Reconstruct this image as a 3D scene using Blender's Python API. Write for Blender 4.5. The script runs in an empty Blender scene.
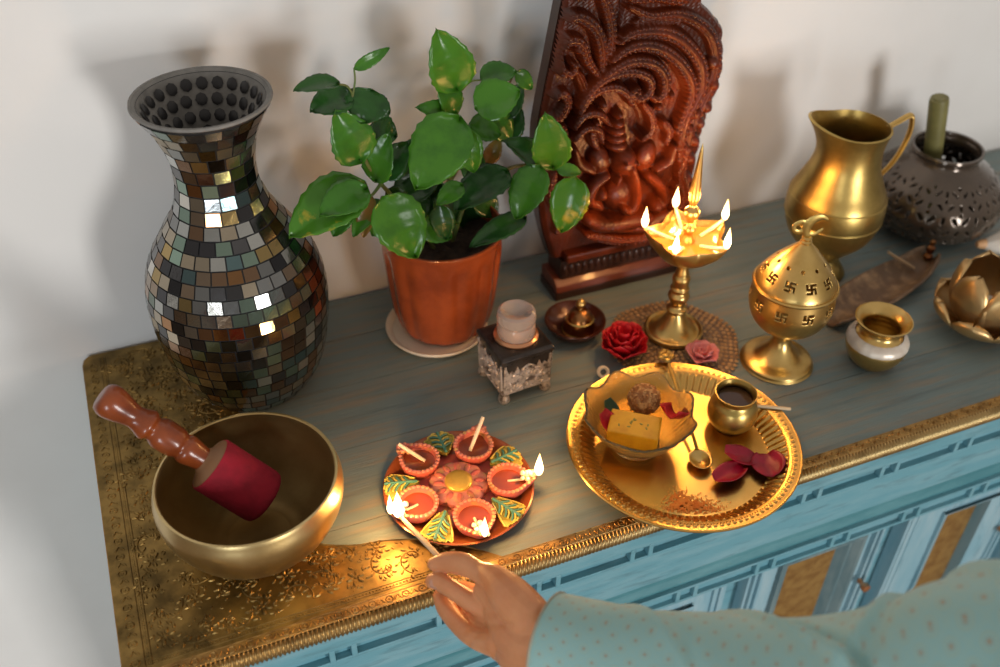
import bpy, bmesh, math, random
import numpy as np
from mathutils import Vector, Matrix, Quaternion

random.seed(7)
RNG = np.random.default_rng(11)
PI = math.pi
TZ = 0.85                       # height of the sideboard top above the floor
SC = bpy.context.scene
COL = SC.collection

# ------------------------------------------------------------------ camera
CAM_LOC = Vector((0.1156, -0.5423, 0.80 + TZ))
CAM_R = Vector((0.9261, -0.3771, 0.0122)).normalized()
CAM_F = Vector((0.2974, 0.7095, -0.6389)).normalized()
CAM_U = CAM_R.cross(CAM_F).normalized()
CAM_R = CAM_F.cross(CAM_U).normalized()
FPX = 996.18

def ray(px, py):
    return CAM_F + CAM_R * ((px - 500) / FPX) - CAM_U * ((py - 333.5) / FPX)

def at(px, py, z=0.0):
    """point of the photograph at height z above the sideboard top (table frame)"""
    d = ray(px, py)
    t = (z + TZ - CAM_LOC.z) / d.z
    p = CAM_LOC + d * t
    return Vector((p.x, p.y, z))

def aty(px, py, y):
    """point of the photograph on the upright plane at depth y (table frame)"""
    d = ray(px, py)
    t = (y - CAM_LOC.y) / d.y
    p = CAM_LOC + d * t
    return Vector((p.x, y, p.z - TZ))

# ------------------------------------------------------------------ materials
def _n(nt, kind, **kw):
    n = nt.nodes.new(kind)
    for k, v in kw.items():
        setattr(n, k, v)
    return n

def mat(name, col, rough=0.5, metal=0.0, col2=None, vscale=20.0, stretch=(1, 1, 1), vmin=0.4, vmax=0.65,
        bump=0.0, bscale=60.0, bstretch=None, trans=0.0, ior=1.45, sss=0.0, coat=0.0, rough2=None, emis=None, estr=0.0,
        spec=0.5, col3=None, c3scale=8.0, c3min=0.5, c3max=0.7, attr=None, detail=6.0):
    m = bpy.data.materials.new(name)
    m.use_nodes = True
    nt = m.node_tree
    b = nt.nodes['Principled BSDF']
    b.inputs['Base Color'].default_value = (*col, 1)
    b.inputs['Roughness'].default_value = rough
    b.inputs['Metallic'].default_value = metal
    b.inputs['Transmission Weight'].default_value = trans
    b.inputs['IOR'].default_value = ior
    b.inputs['Specular IOR Level'].default_value = spec
    b.inputs['Coat Weight'].default_value = coat
    b.inputs['Coat Roughness'].default_value = 0.12
    if sss:
        b.inputs['Subsurface Weight'].default_value = sss
        b.inputs['Subsurface Radius'].default_value = (0.012, 0.004, 0.002)
        b.inputs['Subsurface Scale'].default_value = 0.6
    if emis:
        b.inputs['Emission Color'].default_value = (*emis, 1)
        b.inputs['Emission Strength'].default_value = estr
    tc = _n(nt, 'ShaderNodeTexCoord')
    L = nt.links.new
    def noise(scale, st, det=detail):
        mp = _n(nt, 'ShaderNodeMapping')
        mp.inputs['Scale'].default_value = st
        L(tc.outputs['Object'], mp.inputs['Vector'])
        no = _n(nt, 'ShaderNodeTexNoise')
        no.inputs['Scale'].default_value = scale
        no.inputs['Detail'].default_value = det
        no.inputs['Roughness'].default_value = 0.6
        L(mp.outputs['Vector'], no.inputs['Vector'])
        return no
    cur = None
    if attr:
        a = _n(nt, 'ShaderNodeAttribute', attribute_name=attr)
        cur = a.outputs['Color']
    if col2 is not None:
        no = noise(vscale, stretch)
        mr = _n(nt, 'ShaderNodeMapRange')
        mr.inputs['From Min'].default_value = vmin
        mr.inputs['From Max'].default_value = vmax
        L(no.outputs['Fac'], mr.inputs['Value'])
        mx = _n(nt, 'ShaderNodeMix', data_type='RGBA')
        L(mr.outputs['Result'], mx.inputs['Factor'])
        if cur is None:
            mx.inputs['A'].default_value = (*col, 1)
        else:
            L(cur, mx.inputs['A'])
        mx.inputs['B'].default_value = (*col2, 1)
        cur = mx.outputs['Result']
        if rough2 is not None:
            mr2 = _n(nt, 'ShaderNodeMapRange')
            mr2.inputs['From Min'].default_value = vmin
            mr2.inputs['From Max'].default_value = vmax
            mr2.inputs['To Min'].default_value = rough
            mr2.inputs['To Max'].default_value = rough2
            L(no.outputs['Fac'], mr2.inputs['Value'])
            L(mr2.outputs['Result'], b.inputs['Roughness'])
    if col3 is not None:
        no = noise(c3scale, stretch)
        mr = _n(nt, 'ShaderNodeMapRange')
        mr.inputs['From Min'].default_value = c3min
        mr.inputs['From Max'].default_value = c3max
        L(no.outputs['Fac'], mr.inputs['Value'])
        mx = _n(nt, 'ShaderNodeMix', data_type='RGBA')
        L(mr.outputs['Result'], mx.inputs['Factor'])
        if cur is None:
            mx.inputs['A'].default_value = (*col, 1)
        else:
            L(cur, mx.inputs['A'])
        mx.inputs['B'].default_value = (*col3, 1)
        cur = mx.outputs['Result']
    if cur is not None:
        L(cur, b.inputs['Base Color'])
    if bump:
        no = noise(bscale, bstretch or stretch)
        bp = _n(nt, 'ShaderNodeBump')
        bp.inputs['Strength'].default_value = bump
        bp.inputs['Distance'].default_value = 0.002
        L(no.outputs['Fac'], bp.inputs['Height'])
        L(bp.outputs['Normal'], b.inputs['Normal'])
    return m

M = {}
M['plaster'] = mat('white plaster', (0.80, 0.79, 0.775), 0.85, col2=(0.76, 0.745, 0.725), vscale=3, bump=0.15, bscale=25)
M['floor'] = mat('oak floor', (0.30, 0.20, 0.12), 0.5, col2=(0.22, 0.14, 0.08), vscale=6, stretch=(1, 12, 1))
M['top_wood'] = mat('washed grey wood', (0.175, 0.225, 0.218), 0.48, col2=(0.240, 0.218, 0.175), vscale=7, stretch=(1.2, 14, 1),
                    vmin=0.46, vmax=0.66, bump=0.35, bscale=30, bstretch=(1, 22, 1), col3=(0.085, 0.120, 0.128), c3scale=5.5, c3min=0.52, c3max=0.85)
M['brass_sheet'] = mat('embossed brass sheet', (0.30, 0.190, 0.062), 0.42, 1.0, col2=(0.115, 0.075, 0.027), vscale=35, vmin=0.40, vmax=0.68, rough2=0.52)
M['brass_trim'] = mat('worn brass trim', (0.40, 0.235, 0.080), 0.40, 1.0, col2=(0.18, 0.10, 0.035), vscale=60, vmin=0.4, vmax=0.7)
M['nosing'] = mat('pale brass rope edge', (0.48, 0.33, 0.145), 0.38, 1.0, col2=(0.19, 0.115, 0.045), vscale=40, vmin=0.5, vmax=0.8)
M['blue'] = mat('distressed blue paint', (0.118, 0.290, 0.350), 0.55, col2=(0.20, 0.355, 0.405), vscale=9, stretch=(1, 6, 6), vmin=0.45, vmax=0.75,
                bump=0.3, bscale=26, bstretch=(1, 10, 10), col3=(0.075, 0.165, 0.195), c3scale=16, c3min=0.54, c3max=0.76)
M['blue_pale'] = mat('worn pale blue paint', (0.195, 0.355, 0.425), 0.55, col2=(0.29, 0.42, 0.47), vscale=9, stretch=(6, 6, 1), vmin=0.4, vmax=0.7,
                bump=0.3, bscale=26, bstretch=(10, 10, 1), col3=(0.10, 0.21, 0.26), c3scale=12, c3min=0.58, c3max=0.8)
M['grey_teal'] = mat('worn grey teal paint', (0.085, 0.150, 0.170), 0.55, col2=(0.15, 0.21, 0.22), vscale=10, stretch=(5, 5, 1))
M['blue_shade'] = mat('teal paint in overhang shade', (0.05, 0.18, 0.21), 0.6, col2=(0.09, 0.24, 0.27), vscale=12, stretch=(1, 5, 5))  # cove colour darkened to carry the shade under the frieze overhang
M['gold_panel'] = mat('hammered gold inlay', (0.32, 0.185, 0.055), 0.5, 0.4, col2=(0.22, 0.11, 0.03), vscale=70, bump=0.6, bscale=90)
M['brass'] = mat('polished brass', (0.68, 0.46, 0.165), 0.30, 1.0, col2=(0.50, 0.32, 0.095), vscale=25, vmin=0.42, vmax=0.7, rough2=0.40, bump=0.05, bscale=120)
M['brass_old'] = mat('aged brass', (0.56, 0.39, 0.125), 0.34, 1.0, col2=(0.34, 0.235, 0.07), vscale=22, vmin=0.42, vmax=0.72, rough2=0.42, bump=0.12, bscale=60)
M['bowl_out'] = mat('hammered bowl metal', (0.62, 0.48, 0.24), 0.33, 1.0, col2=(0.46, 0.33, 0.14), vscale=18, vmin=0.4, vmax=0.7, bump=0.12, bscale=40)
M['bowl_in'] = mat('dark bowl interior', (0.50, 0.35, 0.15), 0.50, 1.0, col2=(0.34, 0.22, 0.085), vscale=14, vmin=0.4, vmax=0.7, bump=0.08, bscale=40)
M['gold'] = mat('yellow gold plate', (0.74, 0.45, 0.130), 0.27, 1.0, col2=(0.60, 0.335, 0.085), vscale=18, vmin=0.4, vmax=0.7)
M['lotus'] = mat('satin bronze gold', (0.66, 0.44, 0.20), 0.36, 0.9, col2=(0.48, 0.30, 0.13), vscale=14)
M['grout'] = mat('black grout', (0.012, 0.012, 0.013), 0.7)
M['grout_in'] = mat('grey grout', (0.20, 0.19, 0.175), 0.7, col2=(0.14, 0.135, 0.125), vscale=60)
M['tiles'] = mat('mirror mosaic tiles', (0.3, 0.3, 0.3), 0.13, 0.97, attr='tint', bump=0.06, bscale=200, coat=0.3)
M['tiles_in'] = mat('dark inner tiles', (0.022, 0.021, 0.022), 0.35, 0.2, bump=0.1, bscale=120)
M['handle_wood'] = mat('red lacquered wood', (0.235, 0.048, 0.010), 0.28, col2=(0.12, 0.022, 0.006), vscale=30, stretch=(1, 1, 1), coat=0.25)
M['felt'] = mat('crimson suede', (0.34, 0.007, 0.022), 0.85, col2=(0.24, 0.005, 0.016), vscale=50, bump=0.35, bscale=180)
M['collar'] = mat('tan wood end', (0.24, 0.115, 0.050), 0.5)
M['terracotta'] = mat('glazed terracotta', (0.34, 0.066, 0.015), 0.24, col2=(0.22, 0.040, 0.010), vscale=18, coat=0.35)
M['cream'] = mat('cream ceramic', (0.82, 0.73, 0.58), 0.42, col2=(0.74, 0.63, 0.48), vscale=15)
M['soil'] = mat('potting soil', (0.022, 0.014, 0.009), 0.95, col2=(0.05, 0.03, 0.018), vscale=120, bump=1.0, bscale=200)
M['stem'] = mat('green stem', (0.10, 0.17, 0.035), 0.5, col2=(0.16, 0.09, 0.04), vscale=30)
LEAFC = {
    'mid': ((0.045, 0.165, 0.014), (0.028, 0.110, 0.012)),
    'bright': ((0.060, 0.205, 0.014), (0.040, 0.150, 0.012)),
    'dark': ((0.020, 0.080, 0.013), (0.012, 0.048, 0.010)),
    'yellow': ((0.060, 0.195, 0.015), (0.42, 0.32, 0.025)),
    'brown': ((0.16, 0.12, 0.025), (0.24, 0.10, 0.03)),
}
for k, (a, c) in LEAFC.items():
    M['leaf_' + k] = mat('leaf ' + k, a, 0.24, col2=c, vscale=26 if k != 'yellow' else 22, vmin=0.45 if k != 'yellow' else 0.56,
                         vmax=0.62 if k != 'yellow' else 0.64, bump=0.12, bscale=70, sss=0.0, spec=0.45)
M['carved'] = mat('carved red brown wood', (0.125, 0.019, 0.004), 0.36, col2=(0.050, 0.009, 0.003), vscale=16, bump=0.10, bscale=90, coat=0.05, spec=0.35)
M['carved_dark'] = mat('dark carved wood', (0.040, 0.012, 0.007), 0.36, col2=(0.024, 0.009, 0.006), vscale=16, bump=0.1, bscale=70, coat=0.2)
M['plinth_red'] = mat('red brown plinth', (0.17, 0.036, 0.014), 0.34, col2=(0.10, 0.022, 0.010), vscale=14, coat=0.25)
M['ink_glass'] = mat('smoky bottle top', (0.020, 0.017, 0.016), 0.22, 0.1, col2=(0.05, 0.04, 0.035), vscale=40)
M['filigree'] = mat('tarnished silver filigree', (0.66, 0.58, 0.53), 0.42, 0.65, col2=(0.18, 0.14, 0.12), vscale=110, vmin=0.50, vmax=0.62)
M['silver'] = mat('white silver band', (0.78, 0.70, 0.60), 0.40, 0.30, col2=(0.66, 0.56, 0.47), vscale=40)
M['rose_glass'] = mat('rose tinted glass', (1.0, 0.86, 0.78), 0.10, trans=0.72, ior=1.45, col2=(0.97, 0.85, 0.76), vscale=30)
M['copper_ring'] = mat('copper ring', (0.62, 0.30, 0.16), 0.28, 0.9)
M['brown_dish'] = mat('dark red brown dish', (0.055, 0.016, 0.010), 0.28, 0.25, col2=(0.09, 0.022, 0.012), vscale=18, coat=0.3)
M['bell'] = mat('dark copper bell', (0.32, 0.15, 0.055), 0.28, 1.0, col2=(0.16, 0.06, 0.025), vscale=35)
M['rose'] = mat('red rose petal', (0.52, 0.006, 0.016), 0.50, col2=(0.36, 0.003, 0.010), vscale=60, sss=0.0)
M['pink'] = mat('pink petal', (0.78, 0.29, 0.28), 0.55, col2=(0.66, 0.19, 0.19), vscale=60)
M['petal_wine'] = mat('wine red petal', (0.40, 0.004, 0.030), 0.36, col2=(0.26, 0.003, 0.016), vscale=50)
M['mat_beads'] = mat('brown gold beads', (0.50, 0.31, 0.14), 0.38, 0.35, col2=(0.24, 0.125, 0.05), vscale=70)
M['leaf_green'] = mat('dark green leaf', (0.02, 0.05, 0.015), 0.5)
M['ceramic_black'] = mat('glazed gunmetal ceramic', (0.085, 0.062, 0.046), 0.17, 0.5, col2=(0.12, 0.086, 0.060), vscale=14, coat=0.5)
M['olive'] = mat('olive green stick', (0.205, 0.185, 0.062), 0.45, col2=(0.15, 0.135, 0.045), vscale=30)
M['holder_wood'] = mat('worn brown wood', (0.15, 0.088, 0.048), 0.42, col2=(0.30, 0.19, 0.10), vscale=60, vmin=0.48, vmax=0.66, bump=0.9, bscale=95)
M['incense'] = mat('tan incense stick', (0.48, 0.33, 0.19), 0.7)
M['conch'] = mat('white conch shell', (0.82, 0.79, 0.74), 0.4, col2=(0.75, 0.68, 0.58), vscale=20)
M['conch_tip'] = mat('orange shell tip', (0.68, 0.40, 0.20), 0.4)
M['wax'] = mat('cream candle wax', (0.80, 0.66, 0.52), 0.5, sss=0.2)
M['red_paint'] = mat('red wick mark', (0.60, 0.05, 0.04), 0.5)
M['copper_plate'] = mat('copper red plate', (0.40, 0.115, 0.040), 0.28, 0.35, col2=(0.28, 0.07, 0.025), vscale=18, coat=0.4)
M['clay_pink'] = mat('painted pink clay', (0.47, 0.105, 0.085), 0.42, col2=(0.38, 0.17, 0.05), vscale=70, vmin=0.48, vmax=0.66, coat=0.15)
M['clay_rim'] = mat('pink clay rim', (0.56, 0.19, 0.14), 0.42, col2=(0.52, 0.30, 0.10), vscale=110, vmin=0.48, vmax=0.64, coat=0.2)
M['clay_gold'] = mat('gold painted clay', (0.52, 0.33, 0.055), 0.38, 0.35, col2=(0.40, 0.24, 0.04), vscale=60)
M['clay_green'] = mat('olive gold painted leaf', (0.40, 0.31, 0.05), 0.42, 0.15, col2=(0.26, 0.24, 0.045), vscale=90)
M['vein_teal'] = mat('teal painted veins', (0.07, 0.22, 0.17), 0.45)
M['vein_yellow'] = mat('yellow painted veins', (0.62, 0.47, 0.09), 0.4)
M['oil'] = mat('dark red oil', (0.26, 0.045, 0.014), 0.10, coat=0.6)
M['oil_lamp'] = mat('amber lamp oil', (0.45, 0.20, 0.04), 0.06, coat=0.6)
M['cotton'] = mat('cream cotton wick', (0.78, 0.64, 0.46), 0.8)
M['match'] = mat('pale match wood', (0.72, 0.53, 0.32), 0.7)
M['char'] = mat('charred tip', (0.02, 0.015, 0.012), 0.9)
M['glass'] = mat('ribbed clear glass', (0.90, 0.78, 0.46), 0.04, trans=0.95, ior=1.42, bump=0.5, bscale=170)
M['laddoo'] = mat('laddoo crumb', (0.30, 0.115, 0.032), 0.6, col2=(0.56, 0.31, 0.12), vscale=150, vmin=0.45, vmax=0.6)
M['barfi'] = mat('yellow fudge', (0.76, 0.38, 0.014), 0.42, col2=(0.64, 0.29, 0.010), vscale=60, sss=0.0, bump=0.12, bscale=150)
M['pista'] = mat('green nut chips', (0.30, 0.26, 0.05), 0.6)
M['water_dark'] = mat('dark liquid', (0.045, 0.020, 0.010), 0.05)
M['kumkum'] = mat('orange powder', (1.0, 0.36, 0.06), 0.9, col2=(0.95, 0.25, 0.035), vscale=200)
M['skin'] = mat('warm brown skin', (0.68, 0.300, 0.140), 0.40, col2=(0.58, 0.225, 0.095), vscale=24, vmin=0.42, vmax=0.7, bump=0.16, bscale=160, sss=0.16)
M['nail'] = mat('fingernail', (0.62, 0.32, 0.22), 0.25, coat=0.3)

def flame_mat():
    m = bpy.data.materials.new('flame')
    m.use_nodes = True
    nt = m.node_tree
    nt.nodes.clear()
    out = _n(nt, 'ShaderNodeOutputMaterial')
    e = _n(nt, 'ShaderNodeEmission')
    tc = _n(nt, 'ShaderNodeTexCoord')
    sp = _n(nt, 'ShaderNodeSeparateXYZ')
    cr = _n(nt, 'ShaderNodeValToRGB')
    cr.color_ramp.elements[0].position = 0.0
    cr.color_ramp.elements[0].color = (1.0, 0.42, 0.10, 1)
    cr.color_ramp.elements[1].position = 1.0
    cr.color_ramp.elements[1].color = (1.0, 0.50, 0.12, 1)
    el = cr.color_ramp.elements.new(0.35)
    el.color = (1.0, 0.80, 0.45, 1)
    nt.links.new(tc.outputs['Generated'], sp.inputs[0])
    nt.links.new(sp.outputs['Z'], cr.inputs['Fac'])
    nt.links.new(cr.outputs['Color'], e.inputs['Color'])
    e.inputs['Strength'].default_value = 9.0
    nt.links.new(e.outputs[0], out.inputs['Surface'])
    return m
M['flame'] = flame_mat()

def sleeve_mat():
    m = mat('teal brocade', (0.20, 0.42, 0.43), 0.62)
    nt = m.node_tree
    b = nt.nodes['Principled BSDF']
    L = nt.links.new
    uv = _n(nt, 'ShaderNodeUVMap')
    def vm(op, a, bb=None):
        n = _n(nt, 'ShaderNodeVectorMath', operation=op)
        if hasattr(a, 'is_linked') or hasattr(a, 'node'):
            L(a, n.inputs[0])
        else:
            n.inputs[0].default_value = a
        if bb is not None:
            if hasattr(bb, 'node'):
                L(bb, n.inputs[1])
            else:
                n.inputs[1].default_value = bb
        return n.outputs['Value'] if op in ('LENGTH', 'DOT_PRODUCT') else n.outputs['Vector']
    def ma(op, a, bb=0.0, cc=0.0):
        n = _n(nt, 'ShaderNodeMath', operation=op)
        for i, v in enumerate((a, bb, cc)):
            if hasattr(v, 'node'):
                L(v, n.inputs[i])
            else:
                n.inputs[i].default_value = v
        return n.outputs[0]
    sc = vm('MULTIPLY', uv.outputs['UV'], (1 / 0.021, 1 / 0.018, 1.0))
    def dots(off):
        s = vm('ADD', sc, off)
        fr = vm('FRACTION', s)
        c = vm('SUBTRACT', fr, (0.5, 0.5, 0.0))
        return vm('LENGTH', vm('MULTIPLY', c, (1, 1, 0)))
    d = ma('MINIMUM', dots((0, 0, 0)), dots((0.5, 0.5, 0)))
    dot = ma('LESS_THAN', d, 0.085)
    ring = ma('LESS_THAN', ma('ABSOLUTE', ma('SUBTRACT', d, 0.20)), 0.035)
    sx = _n(nt, 'ShaderNodeSeparateXYZ')
    L(sc, sx.inputs[0])
    l1 = ma('ABSOLUTE', ma('SUBTRACT', ma('FRACT', ma('ADD', sx.outputs['X'], sx.outputs['Y'])), 0.5))
    l2 = ma('ABSOLUTE', ma('SUBTRACT', ma('FRACT', ma('SUBTRACT', sx.outputs['X'], sx.outputs['Y'])), 0.5))
    lat = ma('LESS_THAN', ma('MINIMUM', l1, l2), 0.05)
    mx = _n(nt, 'ShaderNodeMix', data_type='RGBA')
    L(lat, mx.inputs['Factor'])
    mx.inputs['A'].default_value = (0.250, 0.450, 0.455, 1)
    mx.inputs['B'].default_value = (0.275, 0.455, 0.435, 1)
    mx2 = _n(nt, 'ShaderNodeMix', data_type='RGBA')
    L(ring, mx2.inputs['Factor'])
    L(mx.outputs['Result'], mx2.inputs['A'])
    mx2.inputs['B'].default_value = (0.30, 0.44, 0.39, 1)
    mx3 = _n(nt, 'ShaderNodeMix', data_type='RGBA')
    L(dot, mx3.inputs['Factor'])
    L(mx2.outputs['Result'], mx3.inputs['A'])
    mx3.inputs['B'].default_value = (0.31, 0.29, 0.22, 1)
    L(mx3.outputs['Result'], b.inputs['Base Color'])
    b.inputs['Sheen Weight'].default_value = 0.25
    no = _n(nt, 'ShaderNodeTexNoise')
    no.inputs['Scale'].default_value = 420
    bp = _n(nt, 'ShaderNodeBump')
    bp.inputs['Strength'].default_value = 0.25
    bp.inputs['Distance'].default_value = 0.001
    L(no.outputs['Fac'], bp.inputs['Height'])
    L(bp.outputs['Normal'], b.inputs['Normal'])
    return m
M['sleeve'] = sleeve_mat()

# ------------------------------------------------------------------ geometry helpers (all in the table frame)
def spl(pts, n):
    """smooth curve through pts (any dimension), n samples per span"""
    p = np.array(pts, float)
    q = np.vstack([2 * p[0] - p[1], p, 2 * p[-1] - p[-2]])
    out = []
    for i in range(1, len(q) - 2):
        for k in range(n):
            t = k / n
            a, b, c, d = q[i - 1], q[i], q[i + 1], q[i + 2]
            out.append(0.5 * ((2 * b) + (c - a) * t + (2 * a - 5 * b + 4 * c - d) * t * t + (3 * b - a - 3 * c + d) * t ** 3))
    out.append(p[-1])
    return np.array(out)

class MB:
    """collects shapes; off shifts every point added"""
    def __init__(self, off=(0, 0, 0)):
        self.v, self.f, self.fc, self.uv = [], [], [], []
        self.off = Vector(off)
        self.color = None
    def add(self, verts, faces, uvs=None):
        n = len(self.v)
        o = self.off
        self.v += [(x + o.x, y + o.y, z + o.z) for x, y, z in verts]
        for i, f in enumerate(faces):
            self.f.append([n + k for k in f])
            self.fc.append(self.color)
            self.uv.append(uvs[i] if uvs else None)
        return self
    def lathe(self, prof, n=64, c=(0, 0, 0), mod=None, rot=None, a0=0.0):
        """profile of (r, z); a radius of zero closes the end; mod(angle, i, r, z) -> (r, z)"""
        vs, rows = [], []
        R = rot or Matrix.Identity(3)
        c = Vector(c)
        for i, (r, z) in enumerate(prof):
            if r <= 1e-6:
                rows.append([len(vs)])
                vs.append(tuple(c + R @ Vector((0, 0, z))))
            else:
                row = []
                for k in range(n):
                    a = a0 + 2 * PI * k / n
                    rr, zz = (r, z) if mod is None else mod(a, i, r, z)
                    row.append(len(vs))
                    vs.append(tuple(c + R @ Vector((rr * math.cos(a), rr * math.sin(a), zz))))
                rows.append(row)
        fs = []
        for a, b in zip(rows, rows[1:]):
            if len(a) == 1 and len(b) == 1:
                continue
            for k in range(n):
                k2 = (k + 1) % n
                if len(a) == 1:
                    fs.append([a[0], b[k2], b[k]])
                elif len(b) == 1:
                    fs.append([a[k], a[k2], b[0]])
                else:
                    fs.append([a[k], a[k2], b[k2], b[k]])
        return self.add(vs, fs)
    def tube(self, pts, rad, n=10, cap=True, flat=1.0, up=None, uvlen=False):
        pts = [Vector(p) for p in pts]
        m = len(pts)
        rad = [rad] * m if isinstance(rad, (int, float)) else list(rad)
        T = [(pts[min(i + 1, m - 1)] - pts[max(i - 1, 0)]).normalized() for i in range(m)]
        N = Vector(up) if up else (Vector((0, 0, 1)) if abs(T[0].z) < 0.9 else Vector((1, 0, 0)))
        vs, fs, us = [], [], []
        s = 0.0
        S = [0.0]
        for i in range(1, m):
            S.append(S[-1] + (pts[i] - pts[i - 1]).length)
        for i in range(m):
            N = (N - T[i] * N.dot(T[i]))
            N.normalize()
            B = T[i].cross(N)
            for k in range(n):
                a = 2 * PI * k / n
                vs.append(tuple(pts[i] + N * (math.cos(a) * rad[i] * flat) + B * (math.sin(a) * rad[i])))
        for i in range(m - 1):
            for k in range(n):
                k2 = (k + 1) % n
                fs.append([i * n + k, i * n + k2, (i + 1) * n + k2, (i + 1) * n + k])
        if cap:
            fs.append(list(range(n))[::-1])
            fs.append([(m - 1) * n + k for k in range(n)])
        return self.add(vs, fs)
    def box(self, lo, hi, R=None, c=None):
        x0, y0, z0 = lo
        x1, y1, z1 = hi
        vs = [(x0, y0, z0), (x1, y0, z0), (x1, y1, z0), (x0, y1, z0), (x0, y0, z1), (x1, y0, z1), (x1, y1, z1), (x0, y1, z1)]
        if R is not None:
            c = Vector(c or (0, 0, 0))
            vs = [tuple(c + R @ Vector(v)) for v in vs]
        return self.add(vs, [[0, 3, 2, 1], [4, 5, 6, 7], [0, 1, 5, 4], [1, 2, 6, 5], [2, 3, 7, 6], [3, 0, 4, 7]])
    def prism(self, poly, h0, h1, fn=lambda u, v, h: (u, v, h)):
        """polygon (u, v) swept from h0 to h1; fn maps to space"""
        n = len(poly)
        vs = [fn(u, v, h0) for u, v in poly] + [fn(u, v, h1) for u, v in poly]
        fs = [list(range(n))[::-1], [n + k for k in range(n)]]
        fs += [[k, (k + 1) % n, n + (k + 1) % n, n + k] for k in range(n)]
        return self.add(vs, fs)
    def ball(self, c, r, nu=12, nv=8, R=None):
        r = (r, r, r) if isinstance(r, (int, float)) else r
        R = R or Matrix.Identity(3)
        c = Vector(c)
        vs = [tuple(c + R @ Vector((0, 0, -r[2])))]
        for i in range(1, nv):
            p = -PI / 2 + PI * i / nv
            for k in range(nu):
                a = 2 * PI * k / nu
                vs.append(tuple(c + R @ Vector((r[0] * math.cos(p) * math.cos(a), r[1] * math.cos(p) * math.sin(a), r[2] * math.sin(p)))))
        vs.append(tuple(c + R @ Vector((0, 0, r[2]))))
        fs = [[0, 1 + (k + 1) % nu, 1 + k] for k in range(nu)]
        for i in range(nv - 2):
            for k in range(nu):
                a, b = 1 + i * nu + k, 1 + i * nu + (k + 1) % nu
                fs.append([a, b, b + nu, a + nu])
        e = len(vs) - 1
        fs += [[e, e - nu + k, e - nu + (k + 1) % nu] for k in range(nu)]
        return self.add(vs, fs)
    def grid(self, P, closed_u=False, closed_v=False, uv=None):
        """P[i][j] points"""
        ni, nj = len(P), len(P[0])
        vs = [tuple(p) for row in P for p in row]
        fs, us = [], []
        for i in range(ni if closed_u else ni - 1):
            for j in range(nj if closed_v else nj - 1):
                i2, j2 = (i + 1) % ni, (j + 1) % nj
                fs.append([i * nj + j, i2 * nj + j, i2 * nj + j2, i * nj + j2])
                if uv:
                    us.append([uv(i, j), uv(i + 1, j), uv(i + 1, j + 1), uv(i, j + 1)])
        return self.add(vs, fs, us if uv else None)

def link(name, mb, material, parent=None, origin=None, smooth=True, sharp=40, mats=None, fix=True):
    """ONE mesh object from an MB (table frame); under parent, or standing at origin"""
    me = bpy.data.meshes.new(name)
    og = parent['_og'] if parent is not None else (origin if origin is not None else (0, 0, 0))
    og = Vector(og)
    me.from_pydata([(x - og.x, y - og.y, z - og.z) for x, y, z in mb.v], [], mb.f)
    for m in (mats or [material]):
        me.materials.append(m)
    if any(c is not None for c in mb.fc):
        at_ = me.color_attributes.new('tint', 'FLOAT_COLOR', 'CORNER')
        li = 0
        for p, c in zip(me.polygons, mb.fc):
            for k in p.loop_indices:
                at_.data[k].color = (*(c or (0, 0, 0)), 1)
    if any(u is not None for u in mb.uv):
        ul = me.uv_layers.new(name='UVMap')
        for p, u in zip(me.polygons, mb.uv):
            if u:
                for k, w in zip(p.loop_indices, u):
                    ul.data[k].uv = w
    if fix:
        bm = bmesh.new()
        bm.from_mesh(me)
        bmesh.ops.recalc_face_normals(bm, faces=bm.faces)
        bm.to_mesh(me)
        bm.free()
    if smooth:
        me.polygons.foreach_set('use_smooth', [True] * len(me.polygons))
        me.set_sharp_from_angle(angle=math.radians(sharp))
    o = bpy.data.objects.new(name, me)
    COL.objects.link(o)
    if parent is not None:
        o.parent = parent
    else:
        o.location = og + Vector((0, 0, TZ))
    o['_og'] = tuple(og)
    return o

def tag(o, label, cat, group=None):
    o['label'] = label
    o['category'] = cat
    if group:
        o['group'] = group
    return o

def thing(name, og, label, cat, group=None):
    o = bpy.data.objects.new(name, None)
    o.empty_display_size = 0.02
    COL.objects.link(o)
    o.location = Vector(og) + Vector((0, 0, TZ))
    o['_og'] = tuple(og)
    return tag(o, label, cat, group)

def bevel(o, w, seg=2):
    md = o.modifiers.new('bevel', 'BEVEL')
    md.width = w
    md.segments = seg
    md.limit_method = 'ANGLE'
    return o

def solid(o, t, off=-1):
    md = o.modifiers.new('thick', 'SOLIDIFY')
    md.thickness = t
    md.offset = off
    return o

def frame_to(d, up=(0, 0, 1)):
    """rotation taking local z onto d"""
    z = Vector(d).normalized()
    u = Vector(up)
    if abs(z.dot(u)) > 0.98:
        u = Vector((1, 0, 0))
    x = u.cross(z).normalized()
    y = z.cross(x)
    return Matrix((x, y, z)).transposed()

FLAMES = []
def flame(parent, base, h=0.020, r=0.0042, power=0.10, lean=(0, 0)):
    mb = MB(base)
    prof = spl([(0.0, 0.0), (0.55, 0.05), (0.95, 0.2), (1.0, 0.32), (0.72, 0.55), (0.32, 0.8), (0.0, 1.0)], 4)
    prof = [(max(0, a) * r, b * h) for a, b in prof]
    prof[0] = (0, prof[0][1])
    prof[-1] = (0, h)
    mb.lathe(prof, 16)
    mb.v = [(x + lean[0] * (z - base[2]) / h, y + lean[1] * (z - base[2]) / h, z) for x, y, z in mb.v]
    o = link('flame', mb, M['flame'], parent)
    o['label'] = 'yellow white flame'
    FLAMES.append((Vector(base) + Vector((lean[0] * 0.5, lean[1] * 0.5, h * 0.5)), power, r))
    return o
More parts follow.
